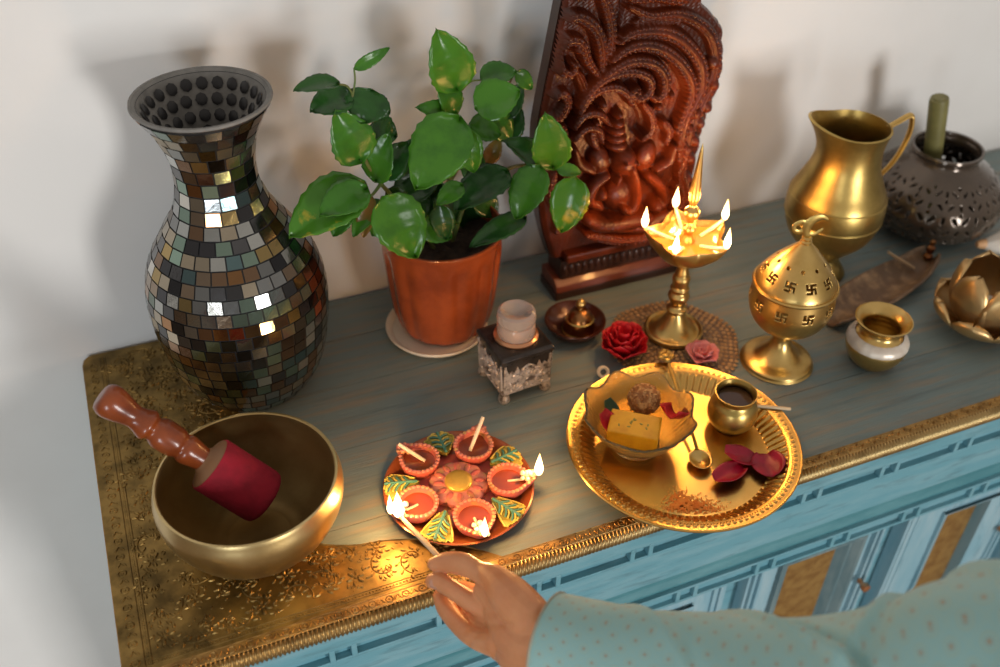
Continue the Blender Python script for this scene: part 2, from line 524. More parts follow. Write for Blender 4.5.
# ------------------------------------------------------------------ the setting
WALL_Y = 0.4906
mb = MB()
mb.box((-3.0, WALL_Y, -TZ), (4.2, WALL_Y + 0.12, 2.0))
o = link('wall_back', mb, M['plaster'], smooth=False); o['kind'] = 'structure'
mb = MB()
mb.box((-3.0, -3.2, -TZ - 0.05), (4.2, WALL_Y, -TZ))
o = link('floor', mb, M['floor'], smooth=False); o['kind'] = 'structure'

# ------------------------------------------------------------------ sideboard
X1, YB, YF = 1.62, 0.4856, 0.0115
side = thing('sideboard', (0, 0, -TZ), 'blue painted carved sideboard with brass edged grey wooden top against the white wall', 'sideboard')
def arc_corner(cx, cy, r, a0, a1, n=6):
    return [(cx + r * math.cos(a0 + (a1 - a0) * i / n), cy + r * math.sin(a0 + (a1 - a0) * i / n)) for i in range(n + 1)]
# wooden top: rounded back corner on the left
poly = [(0.0, YF)] + [(X1, YF), (X1, YB)] + arc_corner(0.012, YB - 0.012, 0.012, PI / 2, PI)
mb = MB()
seams = [YF, .118, .2230, .3230, .4080, YB]
for i in range(5):
    ya, yb = seams[i] + (.0004 if i else 0), seams[i + 1] - (.0004 if i < 4 else 0)
    if i < 4:
        mb.prism([(0, ya), (X1, ya), (X1, yb), (0, yb)], -.020, 0.0)
    else:
        mb.prism([(0, ya), (X1, ya), (X1, yb)] + arc_corner(0.012, YB - 0.012, 0.012, PI / 2, PI), -.020, 0.0)
mb.box((.004, YF + .002, -.0195), (X1 - .004, YB - .004, -.0010))
link('wooden_top', mb, M['top_wood'], side, smooth=False)
# embossed brass sheet over the left end
XB = 0.2255
edge = [tuple(p) for p in spl([(.360, .0245), (.338, .0440), (.305, .0690), (.262, .0850), (.2255, .0930), (.190, .1130), (.166, .160), (.156, .240), (.160, .340), (.176, .420), (.196, YB)], 6)]
poly = [(-0.0012, YF), (.360, YF)] + edge + arc_corner(0.012, YB - 0.012, 0.0132, PI / 2, PI)
def on_sheet(x, y, m=.004):
    if x < .0255 or y < .0375 or y > YB - .008:
        return False
    ex = [e for e in edge]
    for (xa, ya), (xb, yb) in zip(ex, ex[1:]):
        if ya <= y <= yb:
            return x < xa + (xb - xa) * (y - ya) / max(yb - ya, 1e-6) - m
    return False
mb = MB(); mb.prism(poly, -0.019, 0.0010)
ZS = 0.0010
def blob(mb, x, y, ang, L, W, H, z=ZS, n=8):
    """low embossed leaf"""
    if y > YB - .006 or (z == ZS and y > .0370 and x > .026 and not on_sheet(x, y)):
        return
    ca, sa = math.cos(ang), math.sin(ang)
    vs, fs = [], []
    for k in range(n):
        a = 2 * PI * k / n
        u, w = 0.5 * L * math.cos(a), 0.5 * W * math.sin(a)
        vs.append((x + u * ca - w * sa, y + u * sa + w * ca, z - 0.0002))
    for k in range(n):
        a = 2 * PI * k / n
        u, w = 0.26 * L * math.cos(a), 0.22 * W * math.sin(a)
        vs.append((x + u * ca - w * sa, y + u * sa + w * ca, z + H))
    for k in range(n):
        k2 = (k + 1) % n
        fs.append([k, k2, n + k2, n + k])
    fs.append(list(range(n, 2 * n)))
    mb.add(vs, fs)
def ridge(mb, pts, w, h, z=ZS):
    vs, fs = [], []
    m = len(pts)
    for i in range(m):
        a, b = pts[max(0, i - 1)], pts[min(m - 1, i + 1)]
        d = math.hypot(b[0] - a[0], b[1] - a[1]) or 1
        nx, ny = -(b[1] - a[1]) / d, (b[0] - a[0]) / d
        x, y = pts[i]
        vs += [(x - nx * w, y - ny * w, z - 0.0002), (x, y, z + h), (x + nx * w, y + ny * w, z - 0.0002)]
    for i in range(m - 1):
        for k in (0, 1):
            fs.append([3 * i + k, 3 * i + k + 1, 3 * i + 4 + k, 3 * i + 3 + k])
    mb.add(vs, fs)
def ringr(mb, x, y, r, w, h, z=ZS, n=14):
    ridge(mb, [(x + r * math.cos(2 * PI * k / n), y + r * math.sin(2 * PI * k / n)) for k in range(n + 1)], w, h, z)
rr = random.Random(3)
BX0, BX1, BY0, BY1 = 0.026, .350, 0.040, YB - 0.006
cells = []
nx_, ny_ = 11, 15
for i in range(nx_):
    for j in range(ny_):
        cx = BX0 + (i + 0.5) * (BX1 - BX0) / nx_ + rr.uniform(-.004, .004)
        cy = BY0 + (j + 0.5) * (BY1 - BY0) / ny_ + rr.uniform(-.004, .004)
        if not on_sheet(cx, cy, .0):
            continue
        kind = (i + 2 * j) % 3
        a0 = rr.uniform(0, 2 * PI)
        if kind == 0:                                   # six petalled rosette
            blob(mb, cx, cy, 0, .0042, .0042, .0010)
            for k in range(6):
                a = a0 + k * PI / 3
                blob(mb, cx + .0062 * math.cos(a), cy + .0062 * math.sin(a), a, .0084, .0046, .0015)
            for k in range(6):
                a = a0 + (k + .5) * PI / 3
                blob(mb, cx + .0122 * math.cos(a), cy + .0122 * math.sin(a), a + .6, .0068, .0036, .0012)
        else:                                           # curling vine with leaves
            sgn = 1 if kind == 1 else -1
            pts = []
            for k in range(26):
                t = k / 25
                a = a0 + sgn * t * 4.6
                R_ = .0158 * (1 - t) + .003
                pts.append((cx + R_ * math.cos(a), cy + R_ * math.sin(a)))
            ridge(mb, [(x, y) for x, y in pts if on_sheet(x, y)], .0010, .0008)
            for k in range(1, 22, 3):
                x, y = pts[k]
                a = a0 + sgn * k / 25 * 4.6
                for s in (-1, 1):
                    blob(mb, x + s * .0042 * math.cos(a), y + s * .0042 * math.sin(a), a + s * .5 + PI / 2 * (s < 0) * .4, .0074, .0038, .0014)
for k in range(1500):                            # small leaves filling the ground between
    x, y = rr.uniform(BX0, BX1), rr.uniform(BY0, BY1)
    if on_sheet(x, y, .006):
        blob(mb, x, y, rr.uniform(0, 2 * PI), .0052, .0026, .0008)
ridge(mb, [(x - .0012, y) for x, y in edge[3:-1]], .0011, .0010)
# double beaded lines along the front and the left of the sheet
for k in range(int((.335 - .020) / .0034)):
    blob(mb, .022 + k * .0034, .0318, 0, .0026, .0026, .0009, n=6)
for k in range(int((YB - .04) / .0034)):
    blob(mb, .0215, .033 + k * .0034, 0, .0026, .0026, .0009, n=6)
for dy in (.0288, .0345):
    ridge(mb, [(.019, dy), (.345, dy)], .0007, .0006)
for dx in (.0185, .0245):
    ridge(mb, [(dx, .03), (dx, YB - .008)], .0007, .0006)
# left border: rings and leaf pairs
for k in range(int((YB - .03) / .021)):
    y = .036 + k * .021
    ringr(mb, .0100, y, .0038, .0009, .0008)
    blob(mb, .0100, y, 0, .003, .003, .0008, n=6)
    blob(mb, .0075, y + .0105, .9, .0085, .0032, .0009)
    blob(mb, .0125, y + .0105, PI - .9, .0085, .0032, .0009)
link('brass_end_sheet', mb, M['brass_sheet'], side, sharp=25)
# front border strip the whole length of the top
mb = MB(); mb.box((-0.0012, YF, -0.012), (X1, 0.0245, 0.0014))
z2 = .0014
for k in range(int(X1 / .0165)):
    x = .010 + k * .0165
    ringr(mb, x, .0180, .0034, .0009, .0009, z2, 12)
    blob(mb, x, .0180, 0, .0028, .0028, .0007, z2, 6)
    blob(mb, x + .0082 - .0024, .0175, 1.05, .0078, .0030, .0009, z2)
    blob(mb, x + .0082 + .0024, .0175, PI - 1.05, .0078, .0030, .0009, z2)
ridge(mb, [(0, .0236), (X1, .0236)], .0006, .0006, z2)
ridge(mb, [(0, .0128), (X1, .0128)], .0005, .0005, z2)
link('brass_border_strip', mb, M['brass_trim'], side, sharp=25)
# rope-ribbed half round nosing along the front edge
pitch = .0042
nseg = int((X1 + .0012) / (pitch / 6))
P = []
for i in range(nseg + 1):
    x = -.0012 + i * pitch / 6
    row = []
    for j in range(10):
        a = PI * .5 + PI * j / 9
        ph = 2 * PI * (x / pitch) + 2.2 * j / 9 * PI
        r = .0087 + .0012 * math.sin(ph)
        row.append((x, YF + .0012 + r * math.cos(a), -.0082 + r * math.sin(a) * 1.04))
    P.append(row)
mb = MB(); mb.grid(P); mb.f.append([i for i in range(10)][::-1]); mb.fc.append(None); mb.uv.append(None)
link('brass_rope_nosing', mb, M['nosing'], side, sharp=60)
mb = MB(); mb.box((-.0022, .02, -.0165), (-.0008, YB - .012, -.0004))
link('brass_side_edge', mb, M['brass_trim'], side)
# carcass
mb = MB()
mb.box((0.030, 0.046, -TZ + .06), (X1 - .03, YB - .004, -.020))
mb.box((0.020, 0.030, -TZ), (0.075, 0.085, -TZ + .07)); mb.box((X1 - .075, 0.030, -TZ), (X1 - .02, 0.085, -TZ + .07))
mb.box((0.020, YB - .06, -TZ), (0.075, YB - .01, -TZ + .07)); mb.box((X1 - .075, YB - .06, -TZ), (X1 - .02, YB - .01, -TZ + .07))
bevel(link('carcass', mb, M['blue'], side, smooth=False), .002)
# cornice fillet under the nosing, slotted moulding, frieze board
mb = MB()
mb.box((0.004, 0.0130, -.0440), (X1 - .004, YB - .006, -.0195))
bevel(link('cornice', mb, M['blue'], side, smooth=False), .0018)
def slotted(mb, y0, yd, z0, z1, period, x0, short=.016, barw=.0058, lip=.004, xs=(.006, X1 - .006)):
    """band with long and short recessed slots parted by paired bars"""
    mb.box((xs[0], y0 + yd, z0), (xs[1], y0 + yd + .012, z1))
    mb.box((xs[0], y0, z1 - lip), (xs[1], y0 + yd + .004, z1))
    mb.box((xs[0], y0, z0), (xs[1], y0 + yd + .004, z0 + lip))
    x = x0
    while x > xs[0] + .03:
        x -= period
    while x < xs[1] - .03:
        for dx in (0, short + barw):
            if x + dx > xs[0]:
                mb.box((x + dx, y0 - .0006, z0 + lip * .5), (x + dx + barw, y0 + yd + .004, z1 - lip * .5))
        x += period
mb = MB(); slotted(mb, .0150, .0080, -.0700, -.0440, .1090, .7215, lip=.005)
bevel(link('slotted_moulding', mb, M['blue'], side, smooth=False), .0009)
mb = MB(); mb.box((.010, .0190, -.1290), (X1 - .010, .046, -.0700))
bevel(link('frieze_board', mb, M['blue'], side, smooth=False), .0025)
# deep cove below the frieze, then the second slotted moulding
pr = [(.0215, -.129), (.0285, -.136), (.0290, -.150), (.0255, -.158), (.0255, -.162), (.046, -.162), (.046, -.129)]
mb = MB(); mb.prism(pr, .012, X1 - .012, lambda u, v, h: (h, u, v))
link('cove_moulding', mb, M['blue_shade'], side, smooth=False)
mb = MB(); slotted(mb, .0195, .0060, -.1870, -.1610, .1090, .6870, short=.018, lip=.004, xs=(.012, X1 - .012))
bevel(link('lower_slotted_moulding', mb, M['blue'], side, smooth=False), .0008)
# doors with bevelled frames round gold panels, flat stiles between
def bevel_frame(mb, xa, xb, za, zb, w, y_out, y_in):
    o_ = [(xa, za), (xb, za), (xb, zb), (xa, zb)]
    i_ = [(xa + w, za + w), (xb - w, za + w), (xb - w, zb - w), (xa + w, zb - w)]
    vs = [(u, y_out, v) for u, v in o_] + [(u, y_in, v) for u, v in i_]
    mb.add(vs, [[k, (k + 1) % 4, 4 + (k + 1) % 4, 4 + k] for k in range(4)])
DZ0, DZ1 = -.74, -.188
for bay in range(7):
    gx = .757 + (bay - 3) * .2385
    gw = .0755
    d0, d1 = gx - .068, gx + gw + .060
    if d0 < .02 or d1 > X1 - .02:
        continue
    gz1, gz0 = -.2150, -.46
    mb = MB()
    if bay == 3:
        f_ = .026
        mb.box((d0, .0270, DZ0), (gx - f_ + .004, .044, DZ1)); mb.box((gx + gw + f_ - .004, .0270, DZ0), (d1, .044, DZ1))
        mb.box((gx - f_, .0270, DZ0), (gx + gw + f_, .044, gz0 - f_ + .004)); mb.box((gx - f_, .0270, gz1 + .020), (gx + gw + f_, .044, DZ1))
    else:
        mb.box((d0, .0235, DZ0), (gx, .044, DZ1)); mb.box((gx + gw, .0235, DZ0), (d1, .044, DZ1))
        mb.box((gx, .0235, DZ0), (gx + gw, .044, gz0)); mb.box((gx, .0235, gz1), (gx + gw, .044, DZ1))
        bevel_frame(mb, gx - .012, gx + gw + .012, gz0 - .012, gz1 + .012, .012, .0180, .0236)
        mb.box((gx - .0125, .0180, gz0 - .0125), (gx - .0115, .03, gz1 + .0125)); mb.box((gx + gw + .0115, .0180, gz0 - .0125), (gx + gw + .0125, .03, gz1 + .0125))
    # grooves as raised fillets on the stile
    for dx in (.0070, .0165):
        mb.box((d1 - dx - .004, .0200, DZ0), (d1 - dx, .03, DZ1))
        mb.box((d0 + dx - .003, .0220, DZ0), (d0 + dx + .001, .03, DZ1))
    dr = link('cabinet_door', mb, M['blue_pale'], side, smooth=False)
    bevel(dr, .0008, 1)
    if bay == 3:
        mb = MB()
        for wa, wb, ya, yb in ((.026, .021, .0205, .0205), (.021, .013, .0205, .0300), (.013, .009, .0285, .0285), (.009, .000, .0285, .0400)):
            oa = [(gx - wa, gz0 - wa), (gx + gw + wa, gz0 - wa), (gx + gw + wa, gz1 + wa), (gx - wa, gz1 + wa)]
            ob = [(gx - wb, gz0 - wb), (gx + gw + wb, gz0 - wb), (gx + gw + wb, gz1 + wb), (gx - wb, gz1 + wb)]
            mb.add([(u, ya, v) for u, v in oa] + [(u, yb, v) for u, v in ob], [[k, (k + 1) % 4, 4 + (k + 1) % 4, 4 + k] for k in range(4)])
        oa = [(gx - .026, gz0 - .026), (gx + gw + .026, gz0 - .026), (gx + gw + .026, gz1 + .026), (gx - .026, gz1 + .026)]
        mb.add([(u, .0205, v) for u, v in oa] + [(u, .040, v) for u, v in oa], [[k, (k + 1) % 4, 4 + (k + 1) % 4, 4 + k] for k in range(4)])
        pf = link('panel_frame', mb, M['grey_teal'], dr, smooth=False, fix=False); pf['label'] = 'grey teal stepped frame'
    mb = MB(); mb.box((gx - .004, .0395, gz0 - .004), (gx + gw + .004, .0420, gz1 + .004))
    ip = link('gold_inlay_panel', mb, M['gold_panel'], dr, smooth=False); ip['label'] = 'dull gold panel'
    mb = MB((d1 - .020, .020, -.288))
    mb.lathe([(0, 0), (.004, 0), (.003, .006), (.0065, .011), (.0060, .016), (0, .018)], 14, rot=Matrix.Rotation(PI / 2, 3, 'X'))
    kn = link('door_knob', mb, M['copper_ring'], dr); kn['label'] = 'small orange knob'

# ------------------------------------------------------------------ mosaic vase
VX, VY = 0.1862, 0.3722
vase = thing('mosaic_vase', (VX, VY, 0), 'tall flared vase covered in mirror mosaic tiles on the brass end of the top', 'vase')
vp = spl([(.050, 0), (.0625, .008), (.082, .042), (.0925, .090), (.0955, .138), (.0875, .178), (.0690, .212), (.0495, .243), (.0408, .272), (.0403, .295), (.0455, .322), (.0550, .343), (.0655, .3605)], 8)
inner = [(r - .0055, z) for r, z in vp[::-1] if z > .03]
mb = MB((VX, VY, 0))
mb.lathe([(0, 0)] + [tuple(p) for p in vp] + [(.0665, .3625), (.0645, .3640), (.0605, .3615)], 72)
link('body', mb, M['grout'], vase)
mb = MB((VX, VY, 0)); mb.lathe([(.0645, .3640), (.0620, .3632)] + inner + [(0, .03)], 72)
link('inner_lining', mb, M['grout_in'], vase)
arc = [0]
for a, b in zip(vp, vp[1:]):
    arc.append(arc[-1] + math.hypot(*(b - a)))
arc = np.array(arc)
def vat(s, lift=0.0):
    r = np.interp(s, arc, vp[:, 0]); z = np.interp(s, arc, vp[:, 1])
    e = .003
    r1, r0 = np.interp(s + e, arc, vp[:, 0]), np.interp(s - e, arc, vp[:, 0])
    z1, z0 = np.interp(s + e, arc, vp[:, 1]), np.interp(s - e, arc, vp[:, 1])
    dr, dz = r1 - r0, z1 - z0
    l = math.hypot(dr, dz) or 1
    return r + lift * dz / l, z - lift * dr / l
PAL = [((.30, .31, .31), 3), ((.46, .47, .45), 2), ((.10, .10, .105), 3), ((.045, .045, .05), 3), ((.42, .36, .27), 3), ((.27, .20, .14), 3),
       ((.20, .12, .07), 3), ((.36, .18, .07), 2), ((.22, .31, .25), 3), ((.13, .21, .22), 3), ((.42, .30, .12), 1), ((.62, .60, .55), 1)]
PALX = [c for c, w in PAL for _ in range(w)]
mb = MB((VX, VY, 0))
rt = random.Random(21)
rows = int(arc[-1] / .0147)
for i in range(rows):
    s0 = .006 + i * (arc[-1] - .008) / rows
    s1 = .006 + (i + 1) * (arc[-1] - .008) / rows
    rm = vat((s0 + s1) / 2)[0]
    n = max(12, round(2 * PI * rm / .0158))
    ph = rt.uniform(0, 1)
    for k in range(n):
        g = .00075
        a0, a1 = 2 * PI * (k + ph) / n + g / rm, 2 * PI * (k + 1 + ph) / n - g / rm
        col = list(rt.choice(PALX))
        j = rt.uniform(.62, 1.1)
        g_ = sum(col) / 3
        mb.color = tuple(min(1, (g_ + (c - g_) * 1.0) * j) for c in col)
        tl = [rt.uniform(-.00016, .00016) for _ in range(4)]
        top, bot = [], []
        for (a, s), t in zip(((a0, s0 + g), (a1, s0 + g), (a1, s1 - g), (a0, s1 - g)), tl):
            r, z = vat(s, .0013 + t)
            top.append((r * math.cos(a), r * math.sin(a), z))
            r, z = vat(s, -.0004)
            bot.append((r * math.cos(a), r * math.sin(a), z))
        mb.add(bot + top, [[4, 5, 6, 7], [0, 1, 5, 4], [1, 2, 6, 5], [2, 3, 7, 6], [3, 0, 4, 7]])
link('mosaic_tiles', mb, M['tiles'], vase, smooth=False)
mb = MB((VX, VY, 0))
for i in range(7):
    s = arc[-1] - .0125 - i * .0150
    r, z = vat(s, -.0062)
    r2, z2_ = vat(s - .011, -.0062)
    n = round(2 * PI * r / .0150)
    for k in range(n):
        a = 2 * PI * (k + .5 * (i % 2)) / n
        c = Vector((r * math.cos(a), r * math.sin(a), z))
        nrm = Vector((-math.cos(a), -math.sin(a), .55 if i < 3 else .1)).normalized()
        mb.ball(c, (.0060, .0066, .0009), 8, 4, frame_to(nrm))
link('inner_tiles', mb, M['tiles_in'], vase)
mb = MB((VX, VY, 0))
mb.lathe([(.0654, .3606), (.0676, .3622), (.0670, .3646), (.0644, .3648), (.0628, .3628)], 72)
link('rim_band', mb, M['grout_in'], vase)

# ------------------------------------------------------------------ singing bowl and mallet
BX, BY = .1425, .1365
prof = spl([(.034, 0), (.050, .006), (.071, .025), (.0858, .052), (.0895, .073), (.0865, .0885)], 8)
inn = [(r - .0040, z + .003) for r, z in prof[::-1]]
bowl = thing('singing_bowl', (BX, BY, .0012), 'wide hammered brass singing bowl with dark inside on the brass end sheet', 'bowl')
mb = MB((BX, BY, .0020)); mb.lathe([(0, 0.0006), (.032, 0)] + [tuple(p) for p in prof] + [(.0856, .0907), (.0836, .0911)], 80)
link('outer_wall', mb, M['bowl_out'], bowl)
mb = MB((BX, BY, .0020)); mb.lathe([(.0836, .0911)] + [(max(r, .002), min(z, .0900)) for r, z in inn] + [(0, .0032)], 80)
link('inner_wall', mb, M['bowl_in'], bowl)

E0 = at(265, 498, .040)
Rm = at(180, 445, .1095)
tip = None
ax = (Rm - E0).normalized()
best = 1e9
for k in range(400):
    q = E0 + ax * (k * .001)
    pj = q + Vector((0, 0, TZ)) - CAM_LOC
    px = 500 + FPX * pj.dot(CAM_R) / pj.dot(CAM_F)
    if abs(px - 100) < best:
        best, LEN = abs(px - 100), k * .001
print('mallet length', LEN)
mallet = thing('singing_bowl_mallet', tuple(E0), 'wooden mallet with crimson suede head lying in the singing bowl', 'mallet')
Rt = frame_to(ax)
mb = MB(E0); HL = .066
mb.lathe([(0, 0), (.0250, 0), (.0272, .002), (.0280, .006), (.0280, HL - .002), (.0268, HL), (.024, HL)], 40, rot=Rt)
hd = link('suede_head', mb, M['felt'], mallet)
mb = MB(E0); mb.lathe([(.0268, HL - .001), (.0254, HL + .0012), (.0150, HL + .005), (.0110, HL + .010)], 36, rot=Rt)
link('collar', mb, M['collar'], mallet)
hl = LEN - HL
pts = [(.0118, HL + .004), (.0122, HL + .012), (.0146, HL + .22 * hl), (.0128, HL + .27 * hl), (.0150, HL + .33 * hl), (.0152, HL + .46 * hl), (.0118, HL + .53 * hl), (.0150, HL + .58 * hl),
       (.0118, HL + .66 * hl), (.0112, HL + .72 * hl), (.0150, HL + .84 * hl), (.0160, HL + .93 * hl), (.0120, HL + .99 * hl), (.004, HL + hl), (0, HL + hl)]
mb = MB(E0); mb.lathe([(max(0, a), b) for a, b in spl(pts, 5)], 28, rot=Rt)
link('handle', mb, M['handle_wood'], mallet)

# ------------------------------------------------------------------ potted plant
PX, PY = .4290, .3890
saucer = thing('plant_saucer', (.4150, .3815, 0), 'round cream saucer under the terracotta plant pot', 'saucer')
mb = MB((.4170, .3830, 0))
mb.lathe([(0, 0), (.052, 0), (.0600, .004), (.0640, .0090), (.0632, .0112), (.0600, .0104), (.0550, .0052), (0, .0046)], 64)
link('dish', mb, M['cream'], saucer)
plant = thing('potted_plant', (PX, PY, .0064), 'leafy green hibiscus plant in a fluted terracotta pot on a cream saucer', 'plant')
def flute(a, i, r, z):
    k = 1 + .048 * (abs(math.cos(a * 7 + .5)) - .6) * min(1, max(0, (.128 - z) / .012)) * min(1, z / .012 + .3)
    return r * k, z
mb = MB((PX, PY, .0064))
po = spl([(.045, 0), (.0540, .005), (.0615, .030), (.0660, .065), (.0695, .105), (.0725, .137)], 5)
mb.lathe([(0, 0)] + [tuple(p) for p in po] + [(.0738, .1400), (.0732, .1430), (.0706, .1432), (.0690, .1390), (.0672, .110), (.063, .100)], 128, mod=flute)
link('pot', mb, M['terracotta'], plant)
mb = MB((PX, PY, .0064))
srows = [(0, .118)] + [(r, .118 + .004 * math.sin(r * 300)) for r in (.012, .024, .036, .048, .0665)]
mb.lathe(srows, 40, mod=lambda a, i, r, z: (r, z + .003 * math.sin(a * 5 + r * 200)))
link('soil', mb, M['soil'], plant)
def stem(pts, r0, r1):
    p = spl(pts, 5)
    mb = MB(); mb.tube(p, list(np.linspace(r0, r1, len(p))), 8)
    link('stem', mb, M['stem'], plant)
soilp = Vector((PX, PY, .12))
stem([soilp + Vector((-.01, -.005, 0)), aty(410, 215, .37), aty(378, 180, .352), aty(362, 150, .345), aty(352, 92, .345)], .0030, .0014)
stem([soilp + Vector((.0, .004, 0)), aty(447, 190, .39), aty(455, 150, .385), aty(457, 115, .385), aty(458, 95, .385)], .0030, .0014)
stem([soilp + Vector((.012, 0, 0)), aty(470, 195, .375), aty(510, 168, .362), aty(545, 166, .355), aty(566, 172, .352)], .0028, .0013)
stem([aty(448, 185, .39), aty(475, 140, .40), aty(500, 100, .41), aty(512, 78, .415)], .0022, .0011)
stem([aty(380, 185, .352), aty(372, 195, .34), aty(366, 196, .335)], .0020, .0012)
stem([aty(353, 95, .345), aty(347, 86, .342), aty(338, 84, .340)], .0011, .0009)
stem([aty(353, 95, .345), aty(355, 80, .345), aty(354, 68, .345)], .0011, .0009)
stem([aty(458, 95, .385), aty(470, 82, .395), aty(483, 80, .40)], .0012, .0009)
rl = random.Random(5)
def leaf(b, t, w, y, kind, y2=None, roll=0.0, cup=.12, droop=.10):
    """ovate leaf from base pixel b to tip pixel t, w pixels broad, at depth y"""
    B_, T_ = aty(b[0], b[1], y), aty(t[0], t[1], y2 if y2 is not None else y - .012)
    ax_ = T_ - B_
    L = ax_.length
    ax_.normalize()
    mid = (B_ + T_) / 2
    toc = (CAM_LOC - Vector((0, 0, TZ)) - mid)
    dep = toc.length
    toc.normalize()
    W = w * dep / FPX
    nrm = (toc * .8 + Vector((0, 0, .45)))
    nrm = (nrm - ax_ * nrm.dot(ax_)).normalized()
    nrm = Matrix.Rotation(roll, 3, ax_) @ nrm
    sd = nrm.cross(ax_)
    ns, nw = 15, 9
    P = []
    wob = rl.uniform(0, 6)
    for i in range(ns):
        s = i / (ns - 1)
        wd = .56 * W * (math.sin(PI * s ** .78) ** .66) * (1.0 - .10 * s)
        if s == 0 or s == 1:
            wd = .0004
        wd *= 1 + (.035 if i % 2 else -.035) * (.15 < s < .97)
        row = []
        for j in range(nw):
            q = -1 + 2 * j / (nw - 1)
            h = cup * W * (abs(q) ** 1.3) + .03 * W * math.sin(5 * s + 3 * q + wob) * abs(q)
            h += .018 * W * math.sin(s * 30 - abs(q) * 5) * (.2 < abs(q))
            dz = -droop * L * (s ** 2) + .06 * L * math.sin(PI * s)
            row.append(B_ + ax_ * (s * L) + sd * (q * wd) + nrm * (h + dz))
        P.append(row)
    mb = MB(); mb.grid(P)
    o = link('leaf', mb, M['leaf_' + kind], plant, sharp=180, fix=False)
    solid(o, .0006, 0)
    return o
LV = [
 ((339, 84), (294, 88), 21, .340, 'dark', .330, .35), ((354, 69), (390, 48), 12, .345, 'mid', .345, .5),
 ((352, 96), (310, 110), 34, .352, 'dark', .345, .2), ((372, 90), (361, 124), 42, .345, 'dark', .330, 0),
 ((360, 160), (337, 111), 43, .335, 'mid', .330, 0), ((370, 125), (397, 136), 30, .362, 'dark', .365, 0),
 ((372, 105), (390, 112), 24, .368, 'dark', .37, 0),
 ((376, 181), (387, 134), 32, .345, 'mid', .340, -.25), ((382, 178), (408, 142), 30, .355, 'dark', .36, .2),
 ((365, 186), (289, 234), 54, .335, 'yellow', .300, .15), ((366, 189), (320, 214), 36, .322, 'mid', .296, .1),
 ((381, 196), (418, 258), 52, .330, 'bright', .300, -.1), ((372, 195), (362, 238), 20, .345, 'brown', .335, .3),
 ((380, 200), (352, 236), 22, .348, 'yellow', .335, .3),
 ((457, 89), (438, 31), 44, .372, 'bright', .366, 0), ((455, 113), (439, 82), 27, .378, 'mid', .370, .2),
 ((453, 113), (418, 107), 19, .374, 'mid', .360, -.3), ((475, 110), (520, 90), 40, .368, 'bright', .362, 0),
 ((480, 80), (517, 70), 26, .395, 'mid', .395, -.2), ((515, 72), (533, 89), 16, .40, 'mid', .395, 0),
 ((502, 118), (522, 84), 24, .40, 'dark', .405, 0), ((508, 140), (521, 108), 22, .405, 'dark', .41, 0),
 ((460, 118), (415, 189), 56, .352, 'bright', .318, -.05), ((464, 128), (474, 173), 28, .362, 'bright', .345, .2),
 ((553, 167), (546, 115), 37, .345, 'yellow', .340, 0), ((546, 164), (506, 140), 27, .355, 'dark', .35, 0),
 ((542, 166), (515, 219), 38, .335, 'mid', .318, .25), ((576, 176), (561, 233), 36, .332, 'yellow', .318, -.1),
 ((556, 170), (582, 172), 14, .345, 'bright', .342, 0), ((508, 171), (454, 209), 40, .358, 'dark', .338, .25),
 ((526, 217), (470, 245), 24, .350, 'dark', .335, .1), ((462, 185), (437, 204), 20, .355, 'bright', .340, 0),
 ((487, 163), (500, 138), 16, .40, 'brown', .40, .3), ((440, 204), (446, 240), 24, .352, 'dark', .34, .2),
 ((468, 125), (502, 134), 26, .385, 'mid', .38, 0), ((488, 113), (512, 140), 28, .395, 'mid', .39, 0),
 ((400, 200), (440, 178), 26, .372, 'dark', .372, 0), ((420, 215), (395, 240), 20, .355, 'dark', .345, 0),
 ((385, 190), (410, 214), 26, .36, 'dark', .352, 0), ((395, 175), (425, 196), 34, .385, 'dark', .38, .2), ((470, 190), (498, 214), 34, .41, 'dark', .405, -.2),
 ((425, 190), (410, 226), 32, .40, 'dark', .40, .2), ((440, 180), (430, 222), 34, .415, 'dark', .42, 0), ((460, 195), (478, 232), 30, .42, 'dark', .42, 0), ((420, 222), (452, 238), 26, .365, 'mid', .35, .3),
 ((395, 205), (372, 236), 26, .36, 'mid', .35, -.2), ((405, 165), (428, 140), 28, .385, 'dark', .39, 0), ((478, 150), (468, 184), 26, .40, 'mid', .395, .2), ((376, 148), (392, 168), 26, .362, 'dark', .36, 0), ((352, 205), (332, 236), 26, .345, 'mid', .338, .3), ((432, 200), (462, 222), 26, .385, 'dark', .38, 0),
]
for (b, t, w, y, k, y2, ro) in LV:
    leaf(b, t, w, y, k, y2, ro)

# ------------------------------------------------------------------ square ink bottle
IA = math.radians(4.5)
IC = Vector((.4705, .2590, 0))
ink = thing('ink_bottle', tuple(IC), 'small square bottle of tarnished silver filigree with round glass stopper', 'bottle')
RI = Matrix.Rotation(IA, 3, 'Z')
def irect(h, z):
    return [tuple(IC + RI @ Vector((sx * h, sy * h, z))) for sx, sy in ((-1, -1), (1, -1), (1, 1), (-1, 1))]
mb = MB()
hs = [(.0285, .012), (.0305, .014), (.0322, .060), (.0314, .0625)]
vs = [p for h, z in hs for p in irect(h, z)]
fs = [[4 * i + k, 4 * i + (k + 1) % 4, 4 * i + 4 + (k + 1) % 4, 4 * i + 4 + k] for i in range(len(hs) - 1) for k in range(4)] + [[3, 2, 1, 0], [12, 13, 14, 15]]
mb.add(vs, fs)
bevel(link('glass_body', mb, M['ink_glass'], ink, smooth=False), .0015)
